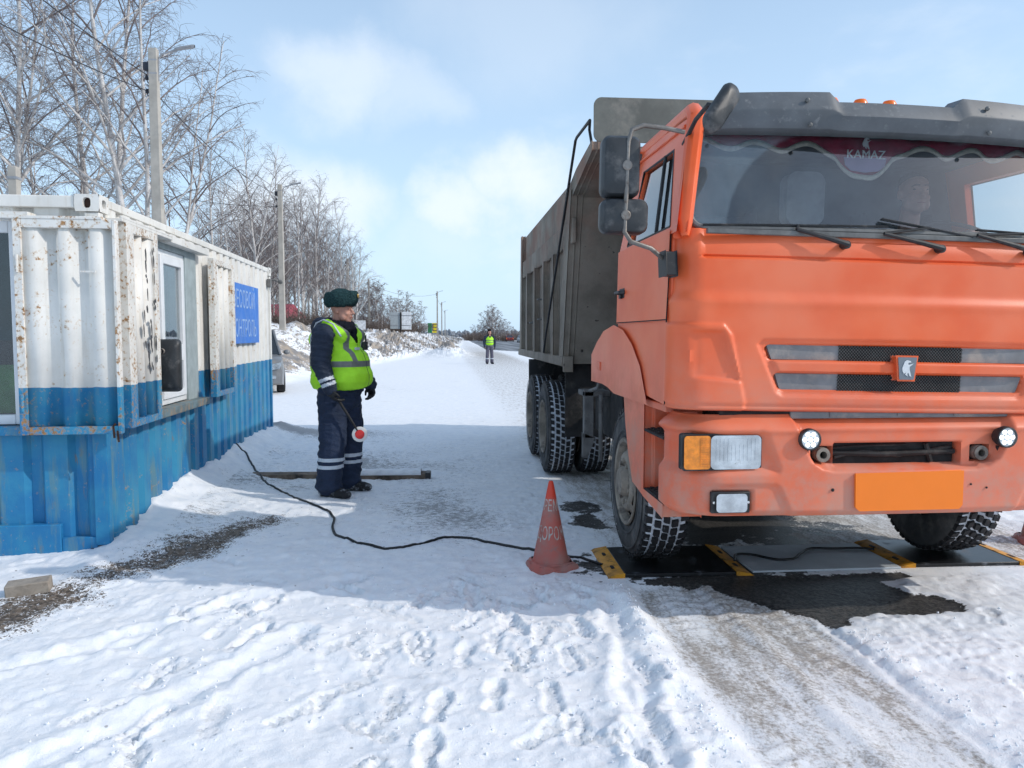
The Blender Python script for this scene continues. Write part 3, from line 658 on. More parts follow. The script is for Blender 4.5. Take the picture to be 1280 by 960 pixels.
b = MB(); b.box((-.36,.04,.85),(.32,.09,.99)); b.box((-.49,.03,.88),(-.40,.06,.96)); b.box((.40,.03,.88),(.485,.06,.96)); b.build('slot_backing', M['meshhole'], bump, smooth=0)
b = MB(); b.tube([(-.37,.035,.925),(-.1,.025,.915),(.32,.03,.925)], .016, 8); b.tube([(-.36,.03,.90),(-.2,.03,.935),(0,.025,.905),(.3,.03,.95)], .010, 6); b.tube([(.16,.03,.97),(.19,.03,.87)], .014, 6); b.tube([(-.37,.03,.95),(-.25,.03,.96),(.05,.035,.965)], .007, 5); b.build('hoses', M['under'], bump)
for x in (-.445, .445):
    b = MB(); b.lathe([(-.035,.040),(-.04,.038),(-.04,.020),(.03,.020),(.03,.04),(-.03,.040)], 20, 'y', (x,.015,.921)); b.build('tow_socket', M['rim'], bump)
b = MB(); b.box((-.615,.012,1.112),(.615,.05,1.160))
for x0, x1 in ((-.40,-.05),(-.02,.26),(.30,.52)): b.box((x0,.006,1.120),(x1,.013,1.150))
b.build('bumper_step_strip', M['greyplastic'], bump, bevel=.004)
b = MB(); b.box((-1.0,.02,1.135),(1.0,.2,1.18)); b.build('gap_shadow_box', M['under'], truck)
for s in (-1, 1):
    b = MB(); b.prism(rrect(s*1.0-.21,.852,s*1.0+.21,1.038,.012), -.028, .03, 'y'); hl = b.build('headlight', M['blackplastic'], bump, bevel=.004)
    b = MB()
    b.prism(rrect(min(s*.80,s*1.058),.862,max(s*.80,s*1.058),1.028,.02), -.041, -.025, 'y'); b.build('lamp_glass', M['lens'], hl, bevel=.006, bseg=3)
    for k in range(11):
        pass
    b = MB(); xs_ = [s*(.825+.021*k) for k in range(11)]
    for x in xs_: b.box((x-.0016,-.0425,.90),(x+.0016,-.041,1.015))
    b.box((s*.89,-.043,.985),(s*.97,-.0415,1.018)); b.build('lens_flutes', M['lens'], hl, smooth=0)
    b = MB(); b.prism(rrect(min(s*1.068,s*1.20),.862,max(s*1.068,s*1.20),1.028,.012), -.036, -.018, 'y'); tl = b.build('turn_signal', M['amber'], hl, bevel=.005)
    b = MB()
    for k in range(12):
        z = .875+.0125*k; b.box((s*1.075,-.0395,z),(s*1.118,-.036,z+.008))
    b.build('signal_ribs', M['amber'], tl, smooth=0)
    b = MB(); b.box((s*.845,-.035,.622),(s*1.055,0,.736)); fg = b.build('fog_lamp', M['blackplastic'], bump, bevel=.006)
    b = MB(); b.prism(rrect(min(s*.875,s*1.025),.638,max(s*.875,s*1.025),.720,.012), -.052, -.03, 'y'); b.build('fog_glass', M['lens'], fg, bevel=.008, bseg=3)
    b = MB()
    for x in (.857,1.043):
        b = MB(); b.lathe([(-.042,0),(-.041,.007),(-.034,.008)], 8, 'y', (s*x,0,.68)); b.build('screw', M['chrome'], fg)
    # round working lamp on its bracket
    c = (s*.545, -.055, 1.012)
    b = MB(); b.lathe([(-.03,.056),(-.032,.050),(-.022,.050)], 28, 'y', c); b.lathe([(-.03,.056),(.0,.058),(.035,.045),(.04,0)], 28, 'y', c); b.box((c[0]-.015,-.03,.93),(c[0]+.015,-.015,.96)); b.tube([(c[0],-.03,.955),(c[0],0,.95),(c[0],.03,.98)], .012, 6)
    wl = b.build('work_lamp', M['blackplastic'], truck)
    b = MB(); b.lathe([(-.024,.050),(-.024,0)], 24, 'y', c); b.build('reflector', M['lens'], wl)
    b = MB()
    for k in range(7):
        a = 2*math.pi*k/6; q = (0,0) if k == 6 else (.031*math.cos(a), .031*math.sin(a)); b.ell((c[0]+q[0], c[1]-.026, c[2]+q[1]), (.0125,.006,.0125), n=10, k=6)
    b.build('led', M['led'], wl)
b = MB(); b.prism([(-.288,.650),(-.268,.632),(.285,.634),(.303,.655),(.304,.835),(-.292,.828)], -.082, -.06, 'y'); b.build('number_plate', M['plate'], truck, bevel=.003)
for q_, r_ in (((-.41,-.066,.742),.009),((.36,-.066,.76),.006),((.45,-.066,.74),.006)): b = MB(); b.ell(q_,(r_,.004,r_)); b.build('bolt', M['under'], bump)
# fenders, steps
for s in (-1, 1):
    FP = [(.615,1.195),(.72,1.33),(.92,1.455),(1.15,1.54),(1.42,1.575),(1.75,1.535),(2.0,1.45),(2.18,1.365),(2.18,1.235),(1.80,1.238),(1.6,1.225),(1.4,1.195)]
    b = MB(); b.prism(FP, s*.92, s*1.258, 'x'); fd = b.build('fender', M['orange'], truck, bevel=.05, bseg=4, smooth=50)
    b = MB(); b.box((s*1.255,1.86,1.285),(s*1.266,1.98,1.35)); b.build('side_reflector', M['orange_dirty'], fd, bevel=.004)
    b = MB(); b.prism([(.72,1.165),(1.24,1.165),(1.19,.98),(1.10,.78),(.985,.61),(.72,.575)], s*1.16, s*1.222, 'x'); sk = b.build('step_skirt', M['orange_dirty'], truck, bevel=.012, bseg=3)
    b = MB(); b.box((s*1.0,.28,.56),(s*1.03,.70,1.17)); b.box((s*1.001,.701,.60),(s*1.159,.718,1.16)); b.prism([(.28,.53),(.715,.57),(.715,.604),(.28,.60)], s*1.0, s*1.225, 'x'); b.box((s*1.0,.28,1.125),(s*1.215,.70,1.168)); b.build('step_well', M['orange_dirty'], sk, bevel=.006)
    for z in (.618, .985):
        b = MB(); b.box((s*1.035,.30,z-.022),(s*1.205,.699,z))
        for k in range(7):
            for j in range(4): b.box((s*(1.04+.042*j),.315+.056*k,z),(s*(1.062+.042*j),.345+.056*k,z+.008))
        b.tube([(s*1.212,.30,z-.01),(s*1.212,.70,z-.01)], .010, 6)
        b.build('step_tread', M['under'], sk, smooth=0)
    # mirrors
    b = MB(); pts = [(s*1.20,.10,2.612),(s*1.30,.09,2.625),(s*1.42,.08,2.632),(s*1.485,.07,2.605),(s*1.505,.06,2.54),(s*1.508,.06,2.30),(s*1.512,.06,2.08),(s*1.48,.05,2.03),(s*1.37,.06,2.00),(s*1.30,.09,1.955),(s*1.25,.10,1.95)]
    b.tube(pts, .0125, 8); bar = b.build('mirror_bar', M['steelbar'], truck, smooth=60)
    b = MB(); b.prism([(.0,1.86),(.14,1.86),(.17,1.985),(.03,1.985)], s*1.24, s*1.30, 'x'); b.build('mirror_bracket', M['blackplastic'], bar, bevel=.006)
    for (x0,z0,x1,z1,r) in ((1.435,2.262,1.635,2.575,.04),(1.385,2.075,1.635,2.255,.045)):
        b = MB(); P = rrect(min(s*x0,s*x1),z0,max(s*x0,s*x1),z1,r,6); cx = s*(x0+x1)/2; cz = (z0+z1)/2
        b.grid([[(cx+(x-cx)*k, y, cz+(z-cz)*k) for x,z in P] for k, y in ((0.0,.050),(.7,.052),(.9,.060),(1,.085),(1,.15),(.97,.155))], wrap=True)
        mh = b.build('mirror', M['mirrorback'], bar, smooth=40)
        b = MB(); b.prism([(cx+(x-cx)*.96, cz+(z-cz)*.96) for x,z in P], .145, .152, 'y'); 
        o = b.build('mirror_glass', M['chrome'], bar); 
        b = MB(); b.lathe([(.035,.026),(.03,.02),(.03,0)], 14, 'y', (s*1.51,.01,cz)); b.build('clamp', M['steelbar'], bar)
# kerb mirror on its own arm above the screen (passenger side)
b = MB(); b.tube([(-1.14,.30,2.60),(-1.14,.10,2.68),(-1.12,-.03,2.72),(-1.09,-.07,2.70)], .012, 8); am = b.build('front_mirror_arm', M['blackplastic'], truck)
rm = rotm(0, R(38), R(28))
P = rrect(-.055,-.155,.055,.155,.054,8); b = MB()
b.grid([[Vector((-1.075,-.10,2.685)) + rm @ Vector((x*k, y, z*k)) for x,z in P] for k, y in ((0,-.034),(.6,-.032),(.9,-.02),(1,.0),(1,.016),(.95,.02),(0,.02))], wrap=True); b.build('front_mirror', M['mirrorback'], am, smooth=45)
# underside
b = MB()
for s in (-1, 1): b.box((s*.36,.5,.82),(s*.46,7.9,1.10)); b.box((s*.44,.75,.62),(s*.53,1.75,.68))
b.box((-.9,1.19,.45),(.9,1.31,.58)); b.box((-.35,.35,.62),(.35,2.3,1.15)); b.box((-1.0,.3,1.1),(1.0,2.4,1.19)); b.tube([(-.9,4.63,.54),(.9,4.63,.54)], .12, 10); b.tube([(-.9,5.91,.54),(.9,5.91,.54)], .12, 10)
b.ell((0,4.63,.54),(.25,.22,.24)); b.ell((0,5.91,.54),(.25,.22,.24)); b.tube([(0,2.3,.8),(0,4.6,.6)], .06, 8); b.box((-.95,2.45,.62),(-.55,3.6,1.15)); b.box((.55,2.02,.45),(1.15,3.97,1.25)); b.box((-.55,2.3,.60),(.55,2.5,1.15)); b.box((-.75,2.9,1.5),(.75,3.25,2.82))  # right tank box enlarged and tall box behind cab added to block sun
b.build('chassis', M['under'], truck, bevel=.01)
b = MB(); b.box((-1.20,3.92,.50),(-.62,3.95,1.26)); b.build('front_mudguard', M['under'], truck)
b = MB(); b.box((.62,3.92,.50),(1.2,3.95,1.26)); b.build('front_mudguard', M['under'], truck)
for s in (-1, 1):
    b = MB(); b.box((s*1.28,6.62,.38),(s*.62,6.635,1.22)); b.build('mud_flap', M['blackplastic'], truck)
b = MB(); b.box((-1.19,2.90,.62),(-1.10,2.98,1.06)); b.prism([(-1.19,.45),(-1.16,.45),(-1.10,.62),(-1.19,.66)], 2.90, 2.98, 'y'); b.box((-1.19,2.90,1.0),(-.95,3.22,1.05)); b.tube([(-1.14,2.92,1.05),(-1.13,2.6,1.10),(-1.12,2.45,1.24)], .018, 6); b.box((-1.06,2.84,.42),(-1.03,2.90,1.02)); b.build('tank_bracket', M['bracket'], truck, bevel=.008)
# bed
BX = 1.19
SP = [(3.80,1.28),(8.25,1.33),(8.0,3.03),(3.05,3.04),(2.36,3.12),(2.36,3.06),(3.30,2.86)]
bed = MB()
for s in (-1, 1): bed.prism(SP, s*(BX-.05), s*BX, 'x')
fw = [(3.80,1.28),(3.84,1.28),(3.35,2.88),(3.30,2.86)]; bed.prism(fw, -BX+.052, BX-.052, 'x')
bed.prism([(3.30,2.84),(3.34,2.88),(2.40,3.10),(2.36,3.06)], -BX+.052, BX-.052, 'x'); bed.prism([(7.96,3.0),(8.0,3.0),(8.24,1.36),(8.2,1.36)], -BX+.052, BX-.052, 'x'); bed.box((-BX+.052,3.8,1.26),(BX-.052,8.2,1.30))
bedo = bed.build('dump_bed', M['bed'], truck, smooth=0, bevel=.006)
for s in (-1, 1):
    b = MB(); b.box((s*(BX+.002),3.34,2.42),(s*(BX+.045),8.06,2.66)); b.build('side_band', M['bed'], bedo, bevel=.012)
    b = MB(); b.prism([(3.79,1.27),(4.02,1.27),(3.62,2.9),(3.30,2.9)], s*(BX+.003), s*(BX+.065), 'x'); b.build('front_post', M['bed'], bedo, bevel=.012)
    b = MB(); b.prism([(2.36,3.055),(2.36,3.125),(3.1,3.05),(3.62,2.94),(3.3,2.86)], s*(BX+.003), s*(BX+.05), 'x'); b.build('canopy_side', M['bed'], bedo, bevel=.01)
    b = MB(); b.box((s*(BX-.0),3.78,1.235),(s*(BX+.075),8.3,1.335)); b.build('bottom_rail', M['bed'], bedo, bevel=.012)
    for y in (4.50, 5.30, 6.20, 7.10):
        b = MB(); b.prism([(y-.07,1.33),(y+.09,1.33),(y+.05,2.425),(y-.05,2.425)], s*(BX+.002), s*(BX+.07), 'x'); b.build('rib', M['bed'], bedo, bevel=.010)
    b = MB(); b.prism([(8.02,1.33),(8.28,1.33),(8.08,3.05),(7.88,3.05)], s*(BX+.003), s*(BX+.055), 'x'); b.build('rear_post', M['bed'], bedo, bevel=.01)
    b = MB()
    for y, z in ((5.7,2.0),(5.7,1.75),(6.6,1.72)): b.tube([(s*BX,y,z),(s*(BX+.07),y,z),(s*(BX+.07),y+.12,z),(s*BX,y+.12,z)], .010, 6)
    b.build('rung', M['bracket'], bedo)
for x in (-.62, 0, .62):
    b = MB(); b.prism([(3.79,1.3),(3.73,1.3),(3.26,2.84),(3.31,2.84)], x-.012, x+.012, 'x'); b.build('front_seam', M['bed'], bedo)
b = MB(); b.prism([(x,z) for x,z in rrect(-1.22,3.125,1.22,3.475,.06,5)], 2.37, 2.385, 'y'); b.build('guard_board', M['guard'], bedo, bevel=.003)
b = MB(); b.tube([(-1.25,2.40,3.30),(-1.262,2.95,3.30),(-1.265,3.0,3.285),(-1.27,5.0,1.5),(-1.27,5.13,1.35)], .013, 8); b.tube([(-1.23,2.42,3.12),(-1.235,2.5,3.25),(-1.25,2.40,3.30)], .012, 6); b.build('tarpaulin_rod', M['blackplastic'], bedo, smooth=60)
b = MB(); b.box((-1.0,3.66,2.30),(-.9,3.74,2.42)); b.build('bed_lug', M['bed'], bedo, bevel=.006)
b = MB(); b.box((-1.25,3.74,1.18),(-1.15,3.785,1.34)); b.build('bed_lug', M['bed'], bedo, bevel=.006)
# wheels; local x = 0 is the outer face, +x inboard
def tyre_meshes():
    RO, RB = .522, .292; wd = .305
    s = MB(); s.lathe([(.03,.27),(.012,RB),(.004,.33),(-.004,.385),(-.002,.435),(.010,.475),(.028,.500)], 56, 'x')
    s.lathe([(wd-.03,.27),(wd-.012,RB),(wd-.002,.36),(wd,.42),(wd-.010,.475),(wd-.028,.500)], 56, 'x')
    for r in (.35,.455): s.lathe([(-.003,r-.008),(-.007,r),(-.003,r+.008)], 56, 'x')
    c = MB(); c.lathe([(.026,.497),(.04,.502),(wd-.04,.502),(wd-.026,.497)], 56, 'x')
    t = MB(); n = 46; rows = ((.012,.062),(.076,.119),(.133,.173),(.187,.229),(.243,wd-.012))
    rr = random.Random(3)
    for k in range(n):
        for i, (x0, x1) in enumerate(rows):
            a0 = 2*math.pi*(k + (.5 if i % 2 else 0) + rr.uniform(-.05,.05))/n; da = 2*math.pi/n*.345; sk = .018*(1 if i < 3 else -1)
            r0, r1 = (.485 if i in (0,4) else .498), RO - (.010 if i in (0,4) else 0)
            P = [(x0,a0-da),(x1,a0-da+sk),(x1,a0+da+sk),(x0,a0+da)]
            e0 = .5 if i in (0,4) else .86
            vs = [(x, r0*math.cos(a), r0*math.sin(a)) for x,a in P] + [(x0+(x1-x0)*(.5+(.43 if j in (1,2) else -.43)), r1*math.cos(a0+(a-a0)*.9), r1*math.sin(a0+(a-a0)*.9)) for j,(x,a) in enumerate(P)]
            t.add(vs, [(4,5,6,7),(0,1,5,4),(1,2,6,5),(2,3,7,6),(3,0,4,7)])
    return s, c, t
def rim_mb(front):
    b = MB(); n = 64
    b.lathe([(.004,.296),(-.004,.290),(.0,.278),(.03,.270),(.06,.262)] + ([] if front else [(.17,.255)]), n, 'x')
    prof = [(.062,.262),(.050,.245),(.030,.225),(.012,.20),(.0,.182),(-.004,.165),(.0,.15),(.012,.13),(.03,.118),(.034,.10)] if front else [(.168,.256),(.165,.235),(.160,.215),(.158,.195),(.158,.175),(.150,.155),(.150,.14),(.15,.12),(.145,.105),(.14,.10)]
    vs = []; k = len(prof)
    for (h, r) in prof:
        for j in range(n): a = 2*math.pi*j/n; vs.append((h, r*math.cos(a), r*math.sin(a)))
    fs = []
    for i in range(k-1):
        for j in range(n):
            if i in (1,2) and (j % 8) in (0,1,2,3): continue      # hand holes
            fs.append((i*n+j, i*n+(j+1)%n, (i+1)*n+(j+1)%n, (i+1)*n+j))
    b.add(vs, fs); return b
SID, CAR, TRD = tyre_meshes()
def make_wheel(front):
    w = SID.build('wheel', M['rubber'], truck, smooth=40)
    CAR.build('tyre', M['treadsnow'], w, smooth=60)
    TRD.build('tread', M['tread'], w, smooth=0)['kind'] = 'stuff'
    rim_mb(front).build('rim', M['rim'], w, smooth=45, solid=.008)
    b = MB(); h = .03 if front else .14
    b.lathe([(h,.12),(h-.02,.105),(h-.05,.10),(h-.075,.085),(h-.08,.0)], 24, 'x')
    for k in range(10):
        a = 2*math.pi*k/10; b.lathe([(.02 if front else .15,.018),(-.018 if front else .115,.016),(-.02 if front else .112,0)], 6, 'x', (0, .142*math.cos(a), .142*math.sin(a)))
    b.build('hub', M['rim'], w, smooth=35)
    b = MB(); b.lathe([(.10 if front else .2,.258),(.10 if front else .2,0)], 24, 'x'); b.build('brake_drum', M['under'], w)
    return w
def place(w, x, y, rot, flip):
    w.location = (x, y, .522+.006); w.rotation_euler = (rot, 0, math.pi if flip else 0)
def copy_wheel(w): return dup(w, truck)
wf = make_wheel(True); place(wf, -1.205, 1.25, .3, False); wf.location.z += .022
w2 = copy_wheel(wf); place(w2, 1.205, 1.25, 1.1, True); w2.location.z += .022
wr = make_wheel(False); place(wr, -1.34, 4.63, .2, False)
for (x, y, r, fl) in ((-.965,4.63,.9,False),(1.27,4.63,.4,True),(.895,4.63,.3,True),(-1.34,5.91,.7,False),(-.965,5.91,.1,False),(1.27,5.91,.6,True),(.895,5.91,1.2,True)): place(copy_wheel(wr), x, y, r, fl)
# unseen parts added between cab and bed to stop sun through the gap
b = MB(); b.lathe([(1.25,0),(1.25,.27),(1.95,.27),(2.02,.22),(2.1,.10),(2.45,.10),(2.45,0)], 24, 'z', (.55,1.85,0)); b.build('air_filter', M['blackplastic'], truck)
b = MB(); b.box((-.80,1.46,1.05),(.80,3.5,1.50)); b.box((-.55,1.5,1.5),(.15,2.6,1.95)); b.build('gap_filler_block', M['under'], truck, bevel=.03)
b = MB(); b.tube([(-.75,1.62,1.2),(-.75,1.62,2.5)], .09, 12); b.build('exhaust_pipe', M['rim'], truck)
sp = copy_wheel(wr); sp.name = 'spare_wheel'; sp.location = (-.32, 2.35, 2.05); sp.rotation_euler = (0, 0, R(90))
sp2 = MB(); sp2.box((-.86,2.2,1.5),(-.80,2.28,2.6)); sp2.box((.16,2.2,1.5),(.22,2.28,2.6)); sp2.box((-.86,2.2,2.55),(.22,2.28,2.62)); sp2.build('spare_carrier', M['under'], truck)
# things in the cab
b = MB(); b.tube([(.62+.21*math.cos(a), .52+.21*math.sin(a)*.55, 2.19+.21*math.sin(a)*.42) for a in np.linspace(0,2*math.pi,25)], .014, 8, caps=False); b.tube([(.62,.52,2.19),(.62,.38,1.9)], .03, 8)
for a in (R(10),R(170),R(270)): b.tube([(.62,.52,2.185),(.62+.2*math.cos(a), .52+.2*math.sin(a)*.55, 2.19+.2*math.sin(a)*.42)], .012, 6)
b.build('steering_wheel', M['blackplastic'], truck, smooth=60)
for x in (.62, -.62):
    b = MB(); b.prism([(1.08,1.6),(1.22,1.6),(1.28,2.36),(1.16,2.36)], x-.24, x+.24, 'x'); b.box((x-.25,.62,1.5),(x+.25,1.2,1.72)); st = b.build('seat', M['seat'], truck, bevel=.05, bseg=4)
b = MB(); b.prism(rrect(-.17,2.33,.03,2.62,.04), 1.05, 1.16, 'y'); b.build('headrest', M['headrest'], truck, bevel=.03, bseg=3)
# valance hung along the top of the windscreen
def vz_(x): 
    tongue = -.135*math.exp(-(abs(x)/.155)**4)
    return 2.665 + .025*math.cos(2*math.pi*(abs(x)-.21)/.30)*-1*(1 if abs(x) > .155 else 0) + tongue - (.02 if abs(x) < .155 else 0)
xs_ = np.linspace(-1.05,1.05,127)
b = MB(); b.grid([[(x,.50+.012*math.sin(x*26),2.732) for x in xs_],[(x,.495+.012*math.sin(x*26),2.705) for x in xs_],[(x,.49+.014*math.sin(x*26),vz_(x)) for x in xs_]])
val = b.build('cab_valance', M['velvet'], None, smooth=60, solid=.004, loc=(TX,TY,0)); tag(val, 'dark red scalloped valance with pale fringe along the top of the truck windscreen', 'curtain')
b = MB(); b.grid([[(x,.484+.014*math.sin(x*26),vz_(x)+.004) for x in xs_],[(x,.480+.014*math.sin(x*26),vz_(x)-.026) for x in xs_]]); b.build('fringe', M['trim'], val, smooth=60, solid=.006)
b = MB(); b.prism([(-.13,2.61),(.13,2.61),(.12,2.565),(.085,2.535),(0,2.525),(-.085,2.535),(-.12,2.565)], .462, .468, 'y'); pn = b.build('pennant', M['lilac'], val, smooth=0)
text_mb('KAMAZ', .070, lambda x,y,z: (x, .458-z, 2.625+y), sx=1.0).build('lettering', M['white'], val, smooth=0)
HP = [(x*.85, .455, 2.69+(z-1.40)*.75) for x, z in H]
b = MB(); b.prism([(p[0],p[2]) for p in HP], .456, .460, 'y'); b.build('horse_emblem', M['white'], val, smooth=0)

# the cab leans a little on its springs, its far side lower than the bumper below it
CAB_ROLL = Matrix.Translation((-1.014,0,1.2)) @ Matrix.Rotation(R(1.15), 4, 'Y') @ Matrix.Translation((1.0,0,-1.2))
CABN = {'cab_front_panel','grille_blank','grille_mesh','emblem','cab_side','door','pillar','rain_gutter','roof','rear_wall','cab_interior','windscreen_frame','windscreen_seal','windscreen','cowl_strip','wiper','sun_visor','roof_marker_lamp','mirror_bar','front_mirror_arm','steering_wheel','seat','headrest'}
for o in truck.children:
    if o.name.split('.')[0] in CABN: o.matrix_basis = CAB_ROLL @ o.matrix_basis
val.matrix_basis = Matrix.Translation((TX,TY,0)) @ CAB_ROLL
for s in (-1, 1):
    b = MB(); b.tube([(s*1.242,.158,1.17),(s*1.242,.158,1.60)], .003, 4); b.tube([(s*1.247,.157,1.62),(s*1.236,.157,2.09)], .0035, 4)
    b.tube([(s*1.246,.16,1.634),(s*1.246,1.36,1.634)], .0035, 4); o = b.build('door_seam', M['meshhole'], truck); o.matrix_basis = CAB_ROLL @ o.matrix_basis
# ---------------------------------------------------------------- the cabin made from a shipping container
def paint_two(name, rust, worn):
    t = NT(name); x, y, z = t.xyz(); n = t.noise(6, 6, .6)
    zz = t.math('ADD', z, t.math('MULTIPLY', t.math('SUBTRACT', n, .5), .03))
    wv = t.mix(t.rng(t.noise(3, 6, .6), .35, .7), (.78, .765, .72), (.66, .65, .61))
    wv = t.mix(t.rng(t.noise(12, 5, .6, t.vec('Object', (1.6, 1.6, .14))), .52, .78, 0, .55), wv, (.46, .40, .31))
    bl = t.mix(t.rng(t.noise(2.3, 6, .6), .36, .64), (.016, .17, .38), (.035, .25, .42))
    bl = t.mix(t.rng(t.noise(5, 7, .65, t.vec('Object', (2, 2, .35))), .50, .70, 0, worn), bl, (.14, .25, .26))
    bl = t.mix(t.rng(t.noise(17, 6, .6, t.vec('Object', (1.2, 1.2, .3))), .60, .74, 0, worn), bl, (.21, .17, .12))
    c = t.mix(t.rng(zz, 1.249, 1.253), bl, wv)
    rn = t.math('ADD', t.math('MULTIPLY', t.noise(3.5, 9, .7), .42), t.math('MULTIPLY', t.noise(34, 5, .65), .58))
    rc = t.mix(t.rng(t.noise(40, 4, .6), .38, .62), (.10, .032, .012), (.34, .145, .04))
    c = t.mix(t.rng(rn, rust, rust+.035), c, rc)
    c = t.mix(t.rng(rn, rust-.055, rust, 0, .35), c, (.50, .33, .16))
    t.bump(t.noise(70, 4, .6), .12, .006)
    return t.done(c, .55, 0, .35)
M['cpaint'] = paint_two('two_tone_container_paint', .625, .75)
M['cpost'] = paint_two('rusty_two_tone_post', .548, .85)
M['cpanel'] = paint_two('two_tone_shutter_paint', .605, .6)
M['pvc'] = pm('white_pvc', (.76,.78,.80), .35, var=.06)
M['greysill'] = pm('worn_sill_paint', (.13,.19,.21), .65, var=.3, vs=8, dirt=(.30,.22,.15), damt=.5, ds=9)
M['reveal'] = pm('grey_window_reveal', (.34,.40,.41), .6, var=.15)
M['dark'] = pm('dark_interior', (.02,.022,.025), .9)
M['curtain'] = pm('beige_curtain', (.42,.35,.27), .9, var=.3, vs=5)
M['curtain2'] = pm('blue_grey_curtain', (.20,.26,.33), .9, var=.3, vs=5)
M['green'] = pm('green_cloth', (.06,.22,.05), .9, var=.3)
M['bluesign'] = pm('blue_sign_sheet', (.012,.16,.60), .42, var=.08, vs=3)
M['signtext'] = pm('faded_sign_letters', (.30,.45,.72), .6, var=.2, vs=20)
M['blackpaint'] = pm('worn_black_letters', (.06,.06,.065), .7, var=.4, vs=40)
cab = thing('container_cabin', 'white and blue corrugated shipping container turned into a cabin with rusty window shutters', 'cabin', (WALL0[0], WALL0[1], -.06), WANG)
L, WD, HT = 6.06, 2.44, 2.59
def corr_prof(a, b, pitch=.278, dep=.036, start=0.):
    P = [(a, 0)]; u = a + start
    while u < b:
        for du, d in ((.07,0),(.105,dep),(.175,dep),(.21,0)):
            if a < u+du < b: P.append((u+du, d))
        u += pitch
    P.append((b, P[-1][1])); return P
def corr_side(mb, a, b, z0, z1, x=-.012, ph=0.):
    P = [(u, d) for u, d in corr_prof(-.02, L, start=ph) if a <= u <= b]
    P = [(a, P[0][1])] + P + [(b, P[-1][1])]
    mb.grid([[(x-d, u, z) for u, d in P] for z in (z0, z1)])
def corr_end(mb, a, b, z0, z1, y=.035, pitch=.30, ph=0):
    P = corr_prof(a, b, pitch, .045, ph); mb.grid([[(-u, y+d, z) for u, d in P] for z in (z0, z1)])
WV0, WV1, WZ0, WZ1 = .86, 1.92, 1.00, 2.36; WVE = 2.26
b = MB(); corr_side(b, .10, WV0, .12, 2.53); corr_side(b, WVE, L-.08, .12, 2.53); corr_side(b, WV0, WVE, .12, WZ0-.03); corr_side(b, WV0, WVE, WZ1+.02, 2.53)
b.build('side_wall', M['cpaint'], cab, smooth=20)
b = MB(); corr_end(b, .10, WD-.1, .12, .97, ph=-.03); corr_end(b, .10, .52, .97, 2.40, ph=-.03); corr_end(b, .10, 1.62, 2.40, 2.52, ph=-.03); corr_end(b, 1.62, WD-.1, .97, 2.52); b.build('end_wall', M['cpaint'], cab, smooth=20)
b = MB(); b.box((-WD+.02,.1,.12),(-WD+.05,L-.05,2.53)); b.box((-WD+.05,L-.06,.12),(-.05,L-.03,2.53)); b.build('far_wall', M['cpaint'], cab)
b = MB(); 
for k in range(30):
    y = .12 + k*.2; b.box((-WD+.06,y,2.545),(-.06,y+.1,2.575))
b.box((-WD+.05,.06,2.52),(-.05,L-.05,2.55)); b.build('roof', M['cpaint'], cab)
b = MB(); b.box((-WD+.06,.2,.10),(-.06,L-.1,.14)); b.build('floor', M['dark'], cab)
for y in (0, L):
    for x in (0, -WD):
        s = 1 if y == 0 else -1; q = -1 if x == 0 else 1
        b = MB(); b.box((x, y+s*.003, .11), (x+q*.10, y+s*.075, 2.47)); b.build('corner_post', M['cpaint'], cab, bevel=.006)
for x in (0, -WD):
    q = -1 if x == 0 else 1
    b = MB(); b.box((x+q*.004,.17,2.525),(x+q*.06,L-.17,2.585)); b.build('top_rail', M['cpaint'], cab, bevel=.006)
    b = MB(); b.box((x+q*.004,.16,.0),(x+q*.06,L-.16,.14)); b.build('bottom_rail', M['cpaint'], cab, bevel=.006)
for y in (0, L):
    s = 1 if y == 0 else -1
    b = MB(); b.box((-WD+.165,y+s*.004,2.50),(-.165,y+s*.07,2.583)); b.build('end_rail', M['cpaint'], cab, bevel=.006)
    b = MB(); b.box((-WD+.09,y-s*.004,.0),(-.33,y+s*.06,.27)); b.build('end_sill', M['cpaint'], cab, bevel=.006)
    if s > 0:
        b = MB(); b.box((-.33,.01,.0),(-.09,.06,.17)); b.build('sill_plate', M['cpaint'], cab, bevel=.006)
